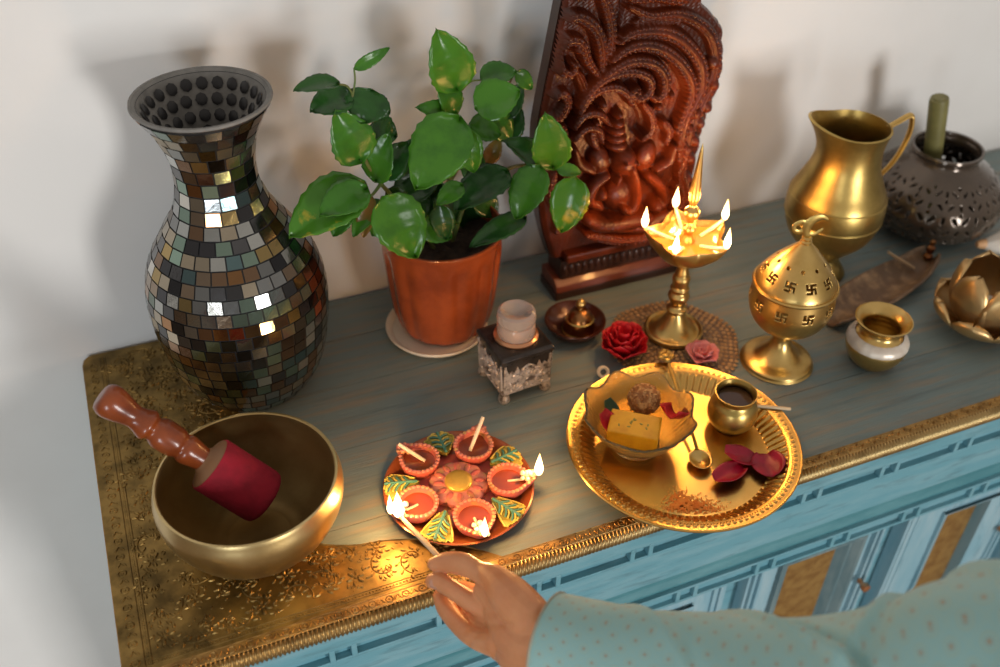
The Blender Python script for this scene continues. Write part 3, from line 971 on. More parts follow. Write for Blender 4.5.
# filigree casing on each side: raised frame, scrolls and dots
for s in range(4):
    Rs = RI @ Matrix.Rotation(s * PI / 2, 3, 'Z')
    mb = MB()
    def sp_(u, v, d=0.0):
        hh = .0305 + (v - .014) / .046 * .0016
        return IC + Rs @ Vector((u, -(hh + d), v))
    def ptube(pl_, r):
        mb.tube([sp_(u, v, .0003) for u, v in pl_], r, 6)
    w = .0288
    # base sheet with a ragged leafy top edge
    top = [(w - .0035 * k, .0475 + (.0055 if k % 4 == 0 else -.003 if k % 2 else .0015)) for k in range(int(2 * w / .0035) + 1)]
    poly = [(-w, .0140), (w, .0140)] + top
    n = len(poly)
    vs = [tuple(sp_(u, v, .0011)) for u, v in poly] + [tuple(sp_(u, v, -.0005)) for u, v in poly]
    mb.add(vs, [list(range(n))] + [[k, n + k, n + (k + 1) % n, (k + 1) % n] for k in range(n)])
    ptube([(-w, .015), (w, .015)], .0016); ptube([(-w, .015), (-w, .058)], .0016); ptube([(w, .015), (w, .058)], .0016)
    for cx, cz, sg in ((-.013, .037, 1), (.013, .037, -1), (-.013, .024, -1), (.013, .024, 1), (0, .045, 1)):
        sc_ = [(cx + sg * (.008 - .0065 * k / 18) * math.cos(k * .62), cz + (.0072 - .006 * k / 18) * math.sin(k * .62)) for k in range(19)]
        mb.tube([sp_(u, v, .0012) for u, v in sc_], .0010, 6)
    for u, v in ((0, .03), (0, .022), (-.022, .03), (.022, .03), (-.006, .0175), (.006, .0175), (-.02, .0185), (.02, .0185), (0, .037)):
        mb.ball(sp_(u, v, .0012), .0019, 8, 6)
    link('filigree_side', mb, M['filigree'], ink)
for sx, sy in ((-1, -1), (1, -1), (1, 1), (-1, 1)):
    mb = MB(IC + RI @ Vector((sx * .0268, sy * .0268, 0)))
    mb.lathe([(0, 0), (.0055, 0), (.0072, .003), (.0066, .008), (.0050, .012), (.0062, .016), (0, .017)], 14)
    link('foot', mb, M['filigree'], ink)
mb = MB(); vs = [p for h, z in ((.0324, .0605), (.0340, .062), (.0335, .0665), (.0302, .0685)) for p in irect(h, z)]
mb.add(vs, [[4 * i + k, 4 * i + (k + 1) % 4, 4 * i + 4 + (k + 1) % 4, 4 * i + 4 + k] for i in range(3) for k in range(4)] + [[12, 13, 14, 15], [3, 2, 1, 0]])
bevel(link('top_plate', mb, M['ink_glass'], ink, smooth=False), .0012)
IS = IC + Vector((.0012, .001, 0))
mb = MB(IS); mb.lathe([(.0205, .0680), (.0255, .0690), (.0260, .0715), (.0232, .0740), (.0205, .0735)], 40)
link('neck_ring', mb, M['copper_ring'], ink)
mb = MB(IS); mb.lathe([(0, .0695), (.0200, .0695), (.0218, .074), (.0220, .0870), (.0205, .0895), (.0218, .0915), (.0226, .0970), (.0216, .1040), (.0185, .1065), (.0150, .1050), (.0090, .0990), (0, .0975)], 48)
st = link('glass_stopper', mb, M['rose_glass'], ink); st['label'] = 'rose tinted round glass stopper'
mb = MB(IS); mb.lathe([(0, .0700), (.0180, .0700), (.0180, .0760), (.010, .0780), (0, .0860)], 32)
link('stopper_core', mb, M['copper_ring'], ink)

# ------------------------------------------------------------------ dark dish with the small bell
DX, DY = .5764, .3149
dish = thing('offering_dish', (DX, DY, 0), 'shallow dark red brown dish in front of the carved plaque', 'dish')
mb = MB((DX, DY, 0))
mb.lathe([(0, 0), (.020, 0), (.022, .003), (.0330, .010), (.0385, .0200), (.0380, .0215), (.0360, .0210), (.0300, .0120), (.018, .0065), (0, .006)], 56)
link('dish_body', mb, M['brown_dish'], dish)
bell = thing('hand_bell', (DX + .004, DY - .004, .0062), 'tiny dark copper bell with brass knob sitting in the dark dish', 'bell')
mb = MB((DX + .004, DY - .004, .0062))
mb.lathe([(tuple(p)) for p in spl([(.0205, 0), (.0200, .005), (.0182, .014), (.0152, .023), (.0098, .0300), (.0040, .0325), (0, .033)], 4)], 36)
link('bell_body', mb, M['bell'], bell)
mb = MB((DX + .004, DY - .004, .0062))
mb.lathe([(.0210, 0), (.0220, .0018), (.0206, .0036)], 36); mb.lathe([(.0174, .0165), (.0182, .0180), (.0166, .0195)], 36)
link('bell_rim', mb, M['brass_old'], bell)
mb = MB((DX + .004, DY - .004, .0382))
mb.lathe([(0, 0), (.0034, 0), (.0028, .003), (.0058, .0065), (.0062, .010), (.0042, .0135), (.0018, .0155), (0, .016)], 20)
link('bell_knob', mb, M['brass'], bell)

# ------------------------------------------------------------------ jug
JX, JY = .9440, .3130
jug = thing('brass_jug', (JX, JY, 0), 'tall brass jug with pouring lip and curved handle near the wall', 'jug')
jd = math.atan2(.34, -.95)          # pouring side
def jm(a, i, r, z):
    k = max(0.0, math.cos(a - jd)) ** 3
    t = min(1, max(0, (z - .172) / .045))
    return r * (1 + .36 * k * t * t), z + .011 * k * t * t - .005 * t * max(0, -math.cos(a - jd)) * 0
jo = spl([(.0345, .0), (.0350, .004), (.0300, .012), (.0240, .022), (.0235, .032), (.0360, .046), (.0535, .068), (.0622, .097), (.0612, .123), (.0515, .145), (.0432, .167), (.0400, .186), (.0408, .203), (.0440, .2180)], 6)
mb = MB((JX, JY, 0))
ji = [(max(r - .0022, .001), z + .002) for r, z in jo[::-1] if z > .05]
mb.lathe([(0, .0004)] + [tuple(p) for p in jo] + [(.0445, .2190), (.0435, .2196)] + ji + [(0, .05)], 72, mod=jm)
link('body', mb, M['brass_old'], jug)
mb = MB((JX, JY, 0)); mb.lathe([(.0620, .0940), (.0630, .0955), (.0622, .0970)], 72); mb.lathe([(.0608, .1225), (.0616, .1240), (.0596, .1260)], 72)
link('body_ring', mb, M['brass_old'], jug)
hdv = Vector((.965, -.25, 0)).normalized()
def jp(r, z):
    return Vector((JX, JY, z)) + hdv * r
hp = spl([jp(.0420, .2150), jp(.055, .2230), jp(.0665, .2300), jp(.0710, .2260), jp(.0735, .2080), jp(.0700, .185), jp(.0620, .163), jp(.0500, .146)], 6)
rad = np.interp(np.linspace(0, 1, len(hp)), [0, .3, .4, 1], [.0045, .0048, .0052, .0038])
mb = MB(); mb.tube(hp, list(rad), 10, flat=.62)
link('handle', mb, M['brass'], jug)

# ------------------------------------------------------------------ pierced black pot and stick
def pierced(name, prof, n, mask, c, material, parent, t=.0022, a0=0.0):
    """surface of revolution with real openings where mask(angle, arc, r, z) is true"""
    prof = np.array(prof)
    s = np.concatenate([[0], np.cumsum(np.hypot(*np.diff(prof, axis=0).T))])
    mb = MB(c)
    vs = []
    for r, z in prof:
        for k in range(n):
            a = 2 * PI * k / n
            vs.append((r * math.cos(a), r * math.sin(a), z))
    fs = []
    for i in range(len(prof) - 1):
        rm, zm, sm = (prof[i, 0] + prof[i + 1, 0]) / 2, (prof[i, 1] + prof[i + 1, 1]) / 2, (s[i] + s[i + 1]) / 2
        for k in range(n):
            if not mask(2 * PI * (k + .5) / n, sm, rm, zm):
                k2 = (k + 1) % n
                fs.append([i * n + k, i * n + k2, (i + 1) * n + k2, (i + 1) * n + k])
    mb.add(vs, fs)
    o = link(name, mb, material, parent, sharp=180, fix=False)
    solid(o, t, -1)
    return o
KX, KY = 1.1580, .3540
bpot = thing('pierced_pot', (KX, KY, 0), 'squat glossy black pot pierced with leaf shaped holes behind the brass jug', 'pot')
kp = spl([(.046, 0), (.0620, .004), (.0840, .022), (.0945, .043), (.0955, .060), (.0875, .079), (.0700, .096), (.0545, .106), (.0470, .1110), (.0445, .117), (.0465, .1225), (.0470, .125)], 9)
kp_s = np.concatenate([[0], np.cumsum(np.hypot(*np.diff(kp, axis=0).T))])
def kmask(a, s, r, z):
    def ell(da, dz, la, lz, rot):
        u, v = da * r, dz
        c_, s_ = math.cos(rot), math.sin(rot)
        x, y = u * c_ + v * s_, -u * s_ + v * c_
        return (x / la) ** 2 + (y / lz) ** 2 < 1
    n = 13
    for row, zc, off in ((0, .0270, 0), (1, .0455, .5), (2, .0640, 0), (3, .0805, .5), (4, .0935, 0)):
        sc_ = (.9, 1.0, 1.0, .9, .75)[row]
        z = s
        zc = float(np.interp(zc, kp[:, 1], kp_s))
        k = round(a / (2 * PI) * n - off)
        da = a - (k + off) * 2 * PI / n
        for du, rt_ in ((-.0072, .75), (.0072, -.75)):
            if ell(da - du / r, z - zc, .0022 * sc_, .0062 * sc_, rt_):
                return True
        if ell(da, z - zc - .0085, .0020, .0022, 0):
            return True
        k = round(a / (2 * PI) * n - off - .5)
        da = a - (k + off + .5) * 2 * PI / n
        if ell(da, z - zc, .0024 * sc_, .0052 * sc_, 0):
            return True
    return False
pierced('pierced_body', kp, 400, kmask, (KX, KY, 0), M['ceramic_black'], bpot, .003)
mb = MB((KX, KY, 0)); mb.lathe([(.0464, .1220), (.0486, .1245), (.0480, .1275), (.0445, .1275), (.0433, .1245), (.0435, .120)], 64)
link('rim', mb, M['ceramic_black'], bpot)
mb = MB((KX, KY, 0)); mb.lathe([(0, .0005), (.041, .0005), (.041, .004), (0, .004)], 48)
link('base', mb, M['ceramic_black'], bpot)
S0, S1 = Vector((KX + .010, KY + .004, .0075)), aty(939.5, 98, KY + .012)
S0 = S1 + (Vector((KX + .012, KY + .010, .0075)) - S1) * 1.0
stick = thing('olive_stick', tuple(S0), 'short olive green cylindrical stick standing in the pierced black pot', 'stick')
mb = MB(); dS = (S1 - S0)
mb.tube([S0, S0 + dS * .02, S0 + dS * .98, S1], [.0110, .0118, .0128, .0118], 24)
link('shaft', mb, M['olive'], stick)
mb = MB(); mb.tube([S1 - dS.normalized() * .001, S1 + dS.normalized() * .0012], [.0085, .0080], 24)
link('end_cap', mb, M['olive'], stick)

# ------------------------------------------------------------------ incense burner with pierced lid
NX, NY = .7826, .1747
cens = thing('incense_burner', (NX, NY, 0), 'footed brass incense burner with pierced domed lid and cut-out finial', 'burner')
mb = MB((NX, NY, 0))
mb.lathe([tuple(p) for p in spl([(0.0, 0), (.0405, 0), (.0425, .0035), (.0400, .0075), (.0270, .0130), (.0165, .0240), (.0115, .0340), (.0110, .0420), (.0140, .0500), (.0190, .0530)], 5)], 56)
link('foot', mb, M['brass'], cens)
HOOKS = [((-.5, .5), 0)]
def hooked(u, v, S):
    """equal-armed cross with arms bent to the right at their ends; S overall size"""
    u, v = u / S * 5 + 2.5, v / S * 5 + 2.5
    if not (0 <= u < 5 and 0 <= v < 5):
        return False
    i, j = int(u), 4 - int(v)
    G_ = ("X.XXX", "X.X..", "XXXXX", "..X.X", "XXX.X")
    return G_[j][i] == 'X'
A0M = math.radians(-104)
def cmask(a, s, r, z):
    if .0920 < z < .1120:
        k = round((a - A0M) / (2 * PI / 10))
        da = a - A0M - k * 2 * PI / 10
        return hooked(da * r, (z - .1020) / .97, .0122)
    return False
cb = spl([(.0160, .0520), (.0300, .0590), (.0415, .0710), (.0475, .0865), (.0488, .0990), (.0465, .1180)], 1)
cb = spl([tuple(p) for p in cb], 14)
pierced('bowl', cb, 420, cmask, (NX, NY, 0), M['brass'], cens, .0014)
mb = MB((NX, NY, 0)); mb.lathe([(.0462, .1170), (.0486, .1178), (.0492, .1200), (.0480, .1218), (.0455, .1212)], 72)
link('lid_seam', mb, M['brass'], cens)
LS = {}
lp = spl([tuple(p) for p in spl([(.0468, .1210), (.0450, .1265), (.0375, .1390), (.0280, .1510), (.0185, .1620), (.0100, .1710), (.0060, .1755)], 2)], 10)
def lmask(a, s, r, z):
    k = round((a - A0M) / (2 * PI / 10))
    da = a - A0M - k * 2 * PI / 10
    if .1235 < z < .1475:
        return hooked(da * r, (s - .0190), .0122)
    k = round((a - A0M) / (2 * PI / 10) - .5)
    da = a - A0M - (k + .5) * 2 * PI / 10
    return (da * r) ** 2 + (s - .0380) ** 2 < .0023 ** 2
pierced('lid', lp, 420, lmask, (NX, NY, 0), M['brass'], cens, .0012)
mb = MB((NX, NY, 0)); mb.lathe([(.0062, .1745), (.0068, .1770), (.0050, .1790), (.0058, .1815), (.0040, .1835), (0, .1840)], 24)
link('finial_base', mb, M['brass'], cens)
# flat cut-out finial facing the viewer: curl, body and beak
Fd = Vector((.93, -.37, 0)).normalized()
F0 = Vector((NX, NY, .1832))
def fq(u, v):
    return F0 + Fd * u + Vector((0, 0, v))
mb = MB()
def plate(path, w):
    pts = spl(path, 6)
    mb.tube([fq(u, v) for u, v in pts], [x for x in np.interp(np.linspace(0, 1, len(pts)), np.linspace(0, 1, len(w)), w)], 10, flat=.32, up=tuple(Fd.cross(Vector((0, 0, 1)))))
plate([(.000, -.001), (-.003, .008), (-.002, .017), (.004, .023), (.011, .025), (.018, .022)], [.0040, .0050, .0062, .0050, .0036, .0012])
plate([(-.003, .010), (-.010, .006), (-.016, .008), (-.0165, .015), (-.010, .019), (-.004, .017)], [.0030, .0028, .0026, .0026, .0028, .0036])
plate([(.000, .003), (.007, .003), (.013, .008), (.015, .011)], [.0030, .0026, .0018, .0010])
link('cut_out_finial', mb, M['brass_old'], cens)

# ------------------------------------------------------------------ small lota in front
OX_, OY_ = .8893, .1310
lota = thing('brass_lota', (OX_, OY_, 0), 'small brass pot with flared mouth and white fluted band, standing alone on the wood', 'pot')
lo = spl([(.0170, 0), (.0215, .003), (.0300, .013), (.0355, .0270), (.0352, .0365), (.0285, .0450), (.0235, .0500), (.0230, .0560), (.0275, .0625), (.0328, .0665)], 6)
li = [(max(r - .0018, .001), z + .001) for r, z in lo[::-1] if z > .006]
mb = MB((OX_, OY_, 0)); mb.lathe([(0, 0)] + [tuple(p) for p in lo] + [(.0332, .0680), (.0318, .0684)] + li + [(0, .008)], 56)
link('body', mb, M['brass'], lota)
mb = MB((OX_, OY_, 0))
mb.lathe([tuple(p) for p in spl([(.0346, .0335), (.0362, .0345), (.0362, .0375), (.0346, .0415), (.0306, .0450), (.0280, .0466)], 4)], 96,
         mod=lambda a, i, r, z: (r * (1 + .012 * abs(math.cos(a * 9))), z))
bd = link('fluted_band', mb, M['silver'], lota); bd['label'] = 'white silver fluted band'

# ------------------------------------------------------------------ wooden incense holder
H0, H1 = at(828, 322, .008), at(927, 264, .008)
hold = thing('incense_holder', tuple((H0 + H1) / 2 * 1.0 - Vector((0, 0, .008))), 'long carved brown leaf shaped incense holder lying behind the small brass pot', 'holder')
d = (H1 - H0); Lh = d.length; d.normalize(); sdv = Vector((-d.y, d.x, 0))
P = []
for i in range(25):
    s = i / 24
    w = .0300 * (math.sin(PI * min(1, max(0, s * .93 + .05))) ** .38)
    row = []
    for j in range(13):
        q = -1 + j / 6
        lift = .0150 * abs(q) ** 2.4 + .012 * max(0, s - .85) / .15 + .0015 * math.sin(s * 40) * (1 - abs(q)) * .5
        row.append(H0 + d * (s * Lh) + sdv * (q * w) + Vector((0, 0, lift - .0025)))
    P.append(row)
mb = MB(); mb.grid(P)
o = link('leaf_tray', mb, M['holder_wood'], hold); solid(o, .0035, 1)
fg = H1 - d * .004 + Vector((0, 0, .012))
mb = MB(fg)
mb.lathe([(0, 0), (.006, 0), (.0065, .004), (.0035, .008), (.0060, .013), (.0058, .018), (.0026, .021), (.0042, .0245), (.0036, .028), (0, .0295)], 18)
link('stick_socket', mb, M['bell'], hold)
ic0, ic1 = at(888, 252, .034), at(909, 265, .016)
inc = thing('incense_stick', tuple(ic1), 'thin tan incense stick leaning in the leaf shaped wooden holder', 'incense')
mb = MB(); mb.tube([ic0, ic1 + (ic1 - ic0) * .25], .0021, 8)
link('stick', mb, M['incense'], inc)

# ------------------------------------------------------------------ lotus candle holder
TX, TY = 1.0600, .1345
lot = thing('lotus_candle_holder', (TX, TY, 0), 'gold lotus flower candle holder at the right end of the top', 'candle holder')
def lpetal(ang, r0, r1, h, W, base_z, tilt, kind='petal'):
    P = []
    for i in range(13):
        s = i / 12
        rr_ = r0 + (r1 - r0) * math.sin(s * PI * (.50 + .16 * tilt))
        z = base_z + h * (s ** 1.25)
        wd = W * (.42 + .58 * math.sin(PI / 2 * min(1, s * 1.55))) * math.sqrt(max(.003, 1 - max(0, (s - .45) / .55) ** 2.6))
        row = []
        for j in range(9):
            q = -1 + j / 4
            bow = .30 * W * (1 - q * q)
            x, y = rr_ + bow - .30 * W, q * wd
            row.append((TX + x * math.cos(ang) - y * math.sin(ang), TY + x * math.sin(ang) + y * math.cos(ang), z))
        P.append(row)
    mb = MB(); mb.grid(P)
    o = link('petal', mb, M['lotus'], lot, sharp=180); solid(o, .0014, 0)
for k in range(7):
    lpetal(2 * PI * k / 7 + .10, .016, .0650, .040, .0285, .003, .3)
for k in range(6):
    lpetal(2 * PI * (k + .5) / 6 - .42, .016, .0490, .088, .0285, .004, 1.3)
mb = MB((TX, TY, 0)); mb.lathe([(0, 0), (.022, 0), (.026, .004), (.024, .012), (.020, .0285), (0, .0288)], 40)
link('base_cup', mb, M['lotus'], lot)
tl = thing('tealight', (TX - .006, TY - .005, .0290), 'cream tealight with a red mark inside the gold lotus holder', 'candle')
mb = MB((TX - .006, TY - .005, .0290)); mb.lathe([(0, 0), (.0195, 0), (.0200, .001), (.0200, .0150), (.0185, .0165), (0, .0160)], 36)
link('wax', mb, M['wax'], tl)
mb = MB(); mb.tube([(TX - .012, TY - .009, .0457), (TX - .006, TY - .004, .0460), (TX - .001, TY + .001, .0457)], .0011, 8)
link('wick', mb, M['red_paint'], tl)

# ------------------------------------------------------------------ conch shell
C0 = at(1008, 242, .022)
con = thing('conch_shell', (C0.x, C0.y, 0), 'white conch shell with orange tip at the right edge behind the lotus holder', 'shell')
cd = Vector((.93, -.30, .05)).normalized()
prs = spl([(.0015, -.040), (.006, -.034), (.0110, -.026), (.0160, -.014), (.0215, 0), (.0250, .016), (.0200, .032), (.0135, .042), (.0080, .052), (.0030, .062), (0, .066)], 5)
mb = MB(C0); RC = frame_to(cd)
mb.lathe([(0, -.041)] + [(max(0, a), b) for a, b in prs], 40, rot=RC, mod=lambda a, i, r, z: (r * (1 + .10 * math.sin(a * 1 + z * 90) + .05 * math.sin(a * 6)), z))
o = link('shell', mb, M['conch'], con)
mb = MB(C0 + cd * -.040); mb.lathe([(0, -.006), (.0045, -.004), (.0068, .002), (.0070, .008), (0, .009)], 24, rot=RC)
link('tip', mb, M['conch_tip'], con)
# ------------------------------------------------------------------ carved wooden plaque
plq = thing('carved_plaque', (.684, .405, 0), 'tall red brown wooden plaque carved with a seated elephant headed figure and scrolls', 'carving')
YR = .4060                                      # plane the relief rises from (towards the viewer)
def pq(px, py, y=.395):
    p = aty(px, py, y)
    return (p.x, p.z)
left_e = [pq(x, y, .402) for x, y in ((551, 258), (542, 226), (538, 190), (537, 140), (542, 105), (551, 60), (562, 4))]
right_e = [pq(x, y, .402) for x, y in ((701, 2), (713, 14), (720, 27), (721, 50), (719.5, 72), (712, 97), (705, 113), (700, 128), (697, 145), (692, 170), (690, 200), (686, 232), (680, 246))]
lt, rt_ = left_e[-1], right_e[0]
top_e = [(lt[0] + .006, lt[1] + .030), (lt[0] + .030, lt[1] + .055), ((lt[0] + rt_[0]) / 2, lt[1] + .070), (rt_[0] - .022, rt_[1] + .060), (rt_[0] - .004, rt_[1] + .030)]
le_s = [tuple(p) for p in spl(left_e, 4)]
te_s = [tuple(p) for p in spl([lt] + top_e + [rt_], 4)][1:-1]
re_s = []
rs = spl(right_e, 6)
for i, p in enumerate(rs):                      # scalloped right edge
    re_s.append((p[0] + (.0030 * abs(math.sin(i * PI / 5)) if 8 < i < 66 else 0), p[1]))
outline = le_s + te_s + re_s
mb = MB(); mb.prism(outline, YR, .4240, lambda u, v, h: (u, h, v))
link('back_board', mb, M['carved_dark'], plq, sharp=50)
step = .0008
us = np.arange(min(p[0] for p in outline) - .002, max(p[0] for p in outline) + .002, step)
vs_ = np.arange(min(p[1] for p in outline) - .002, max(p[1] for p in outline) + .002, step)
U, V = np.meshgrid(us, vs_, indexing='ij')
inside = np.zeros(U.shape, bool)
dist = np.full(U.shape, 1.0)
po_ = np.array(outline)
for i in range(len(po_)):
    x0, y0 = po_[i]; x1, y1 = po_[(i + 1) % len(po_)]
    cond = ((y0 > V) != (y1 > V))
    xi = (x1 - x0) * (V - y0) / (y1 - y0 if y1 != y0 else 1e-9) + x0
    inside ^= cond & (U < xi)
    L2 = max((x1 - x0) ** 2 + (y1 - y0) ** 2, 1e-12)
    t = np.clip(((U - x0) * (x1 - x0) + (V - y0) * (y1 - y0)) / L2, 0, 1)
    dist = np.minimum(dist, np.hypot(U - x0 - t * (x1 - x0), V - y0 - t * (y1 - y0)))
Hh = np.full(U.shape, .0085)
def stroke(pts, r, h, base=.0, beads=0, px=True, bead_side=0, bead_r=.0027, groove=True, w_end=.35):
    """a carved ridge along pts (photo pixels), r half width, h height"""
    q = np.array([pq(x, y) for x, y in pts]) if px else np.array(pts)
    c = spl(q, 10)
    d = np.full(U.shape, 9.0); al = np.zeros(U.shape); sd = np.zeros(U.shape)
    n = len(c)
    acc = 0
    for i in range(n - 1):
        x0, y0 = c[i]; x1, y1 = c[i + 1]
        l = math.hypot(x1 - x0, y1 - y0)
        m_ = (U > min(x0, x1) - r * 2) & (U < max(x0, x1) + r * 2) & (V > min(y0, y1) - r * 2) & (V < max(y0, y1) + r * 2)
        if m_.any() and l > 0:
            uu, vv = U[m_], V[m_]
            t = np.clip(((uu - x0) * (x1 - x0) + (vv - y0) * (y1 - y0)) / l ** 2, 0, 1)
            dd = np.hypot(uu - x0 - t * (x1 - x0), vv - y0 - t * (y1 - y0))
            s_ = np.sign((x1 - x0) * (vv - y0) - (y1 - y0) * (uu - x0))
            old = d[m_]; k = dd < old
            old[k] = dd[k]; d[m_] = old
            a_ = al[m_]; a_[k] = (acc + t * l)[k]; al[m_] = a_
            b_ = sd[m_]; b_[k] = s_[k]; sd[m_] = b_
        acc += l
    tot = acc
    ww = r * (w_end + (1 - w_end) * np.sqrt(np.clip(np.minimum(al, tot - al) / (.25 * tot), 0, 1)))
    x = d / np.maximum(ww, 1e-6)
    prof = .006 + base + h * np.sqrt(np.clip(1 - x ** 2, 0, 1))
    if groove:
        prof = prof - .0016 * np.exp(-((x - .35) / .14) ** 2)
    if beads:
        sdv_ = (x - .62) * ww * (1 if bead_side == 0 else 1)
        beads = beads * 1.35
        bl = (al / beads) % 1.0 - .5
        bb = np.sqrt(np.clip(1 - (sdv_ / bead_r) ** 2 - (bl * beads / bead_r) ** 2, 0, 1)) * .0022
        ok = (sd == bead_side) if bead_side else np.ones_like(sd, bool)
        prof = np.where(ok, prof + bb, prof)
    global Hh
    Hh = np.where(x < 1, np.maximum(Hh, prof), Hh)
def dome(px, py, a, b, h, base=.0, rot=0.0):
    global Hh
    cu, cv = pq(px, py)
    du, dv = U - cu, V - cv
    c_, s_ = math.cos(rot), math.sin(rot)
    x, y = du * c_ + dv * s_, -du * s_ + dv * c_
    q = (x / a) ** 2 + (y / b) ** 2
    Hh = np.where(q < 1, np.maximum(Hh, .006 + base + h * np.sqrt(np.clip(1 - q, 0, 1))), Hh)
def hollow(px, py, a, b, h, rot=0.0):
    global Hh
    cu, cv = pq(px, py)
    du, dv = U - cu, V - cv
    c_, s_ = math.cos(rot), math.sin(rot)
    x, y = du * c_ + dv * s_, -du * s_ + dv * c_
    q = (x / a) ** 2 + (y / b) ** 2
    Hh = np.where(q < 1, np.minimum(Hh, .0006 + 0 * h), Hh)
def c5(*p):
    return [(530 + x / 4.445, y / 4.445) for x, y in p]
# rear scrolls, then the nearer ones
stroke(c5((430, 20), (520, 60), (640, 55), (730, 90), (790, 150), (815, 260), (790, 370), (740, 480), (700, 580), (680, 700)), .0085, .010, .002, .0052, bead_side=1)
stroke(c5((370, 170), (440, 130), (560, 125), (660, 170), (735, 270), (735, 380), (680, 490), (650, 600), (640, 700)), .0105, .014, .003, .0056)
stroke(c5((330, 245), (430, 185), (540, 190), (640, 260), (690, 360), (670, 450), (620, 560)), .0095, .017, .003, .0050)
stroke(c5((290, 310), (400, 250), (500, 250), (560, 300), (565, 370), (535, 410), (500, 395)), .0085, .018, .004, .0046)
stroke(c5((185, 450), (280, 335), (400, 290), (490, 315), (500, 370), (455, 410), (420, 385), (445, 355)), .0070, .018, .004, .0042)
stroke(c5((185, 480), (250, 390), (340, 360), (400, 390), (420, 440)), .0066, .017, .004, .0040)
stroke(c5((160, 540), (215, 480), (280, 480), (320, 520)), .0060, .018, .004, .0036)
stroke(c5((160, 590), (220, 540), (275, 550), (285, 600)), .0056, .018, .004, .0034)
stroke(c5((290, 330), (235, 250), (205, 175), (150, 165), (110, 215), (115, 285), (155, 310), (180, 280), (160, 255)), .0072, .014, .003, .0048)
stroke(c5((300, 300), (300, 200), (270, 110), (200, 60), (140, 75)), .0085, .013, .003, .0050)
stroke(c5((330, 260), (345, 150), (330, 40), (290, -60)), .0080, .012, .002, .0050)
stroke(c5((240, 420), (215, 350), (190, 300)), .0070, .012, .003)
stroke(c5((90, 420), (130, 400), (150, 440), (120, 500), (80, 520)), .0065, .012, .003, .0040)
stroke(c5((90, 540), (130, 560), (130, 620), (90, 650)), .0065, .012, .003, .0040)
stroke(c5((450, 90), (560, 70), (660, 80)), .0075, .009, .002, .0050)
stroke(c5((430, -20), (560, -40), (680, -10)), .0120, .010, .002, .0060)
stroke(c5((200, -20), (320, -80), (460, -110), (600, -90)), .0120, .011, .002, .0060)
hollow(530 + 395 / 4.445, 70 / 4.445, .0050, .0230, -.006, -.16)
for x, y in ((455, 385), (545, 450), (300, 440), (600, 400), (190, 200)):
    dome(*c5((x, y))[0], .0062, .0062, .016, .003)
for k in range(9):                               # petals and bosses down the right edge
    x, y = [(715, 60), (716, 82), (709, 104), (702, 120), (697, 138), (693, 156), (690, 176), (688, 198), (684, 222)][k]
    dome(x - 6, y, .0085, .0100, .013, .002, .5)
    dome(x - 17, y + 6, .0060, .0085, .012, .004, -.4)
def c3(*p):
    return [(520 + x / 2.086, y / 2.086) for x, y in p]
# the niche and the seated figure
hollow(*c3((205, 300))[0], .0300, .0560, -.004)
for k, (yy, w) in enumerate(((232, .0060), (250, .0095), (266, .0120), (282, .0140), (298, .0150))):      # tall tiered crown
    dome(*c3((198, yy))[0], w, .0072, .016, .000)
dome(*c3((205, 325))[0], .0170, .0200, .026, .004)                                # head
dome(*c3((158, 330))[0], .0150, .0210, .014, .004, .3)                            # ears
dome(*c3((256, 322))[0], .0150, .0210, .012, .004, -.3)
stroke(c3((208, 325), (214, 350), (218, 378), (214, 402), (202, 414), (192, 408)), .0080, .016, .018, 0, groove=False, w_end=.6)   # trunk
dome(*c3((196, 318))[0], .0026, .0026, .008, .024); dome(*c3((219, 316))[0], .0026, .0026, .008, .024)
stroke(c3((188, 345), (180, 362)), .0034, .012, .016, 0, groove=False)
dome(*c3((205, 395))[0], .0270, .0260, .020, .004)                                # torso and belly
stroke(c3((165, 350), (140, 372), (132, 400), (152, 415)), .0085, .016, .008, 0, groove=False, w_end=.7)    # arms
stroke(c3((250, 350), (278, 375), (284, 405), (262, 418)), .0085, .016, .008, 0, groove=False, w_end=.7)
stroke(c3((140, 345), (112, 330), (102, 300)), .0070, .014, .006, 0, groove=False, w_end=.7)
stroke(c3((272, 340), (300, 322), (308, 295)), .0070, .014, .006, 0, groove=False, w_end=.7)
dome(*c3((153, 388))[0], .0090, .0100, .020, .008); dome(*c3((268, 412))[0], .0095, .0095, .020, .008)
stroke(c3((125, 440), (160, 452), (210, 446), (250, 436)), .0120, .020, .008, 0, groove=False, w_end=.7)     # folded legs
stroke(c3((285, 430), (250, 452), (200, 456), (160, 448)), .0110, .018, .008, 0, groove=False, w_end=.7)
stroke(c3((120, 470), (200, 482), (290, 468)), .0090, .020, .006, .0046)
stroke(c3((95, 440), (80, 400), (88, 360), (75, 320)), .0075, .013, .004, .0042)
stroke(c3((315, 440), (335, 395), (325, 350), (340, 300)), .0080, .013, .004, .0042)
stroke(c3((70, 480), (75, 440), (60, 400), (66, 350)), .0070, .010, .003, .0042)
stroke(c3((240, 200), (262, 230), (262, 262), (240, 280)), .0060, .014, .004, .0036)
stroke(c3((150, 240), (140, 270), (150, 300)), .0055, .014, .004, .0036)
stroke(c3((285, 240), (300, 262), (292, 288)), .0060, .013, .004, .0036)
Hh = Hh * 1.25 + .0003 * np.sin(U * 900 + 3 * np.sin(V * 300)) * np.sin(V * 760)
Hh = Hh * np.clip(dist / .0045, 0, 1) ** .6
idx = -np.ones(U.shape, int)
sel = inside
idx[sel] = np.arange(sel.sum())
mb = MB()
mb.v = [(u, YR - .0004 - h, v) for u, v, h in zip(U[sel], V[sel], Hh[sel])]
q = sel[:-1, :-1] & sel[1:, :-1] & sel[1:, 1:] & sel[:-1, 1:]
ii, jj = np.nonzero(q)
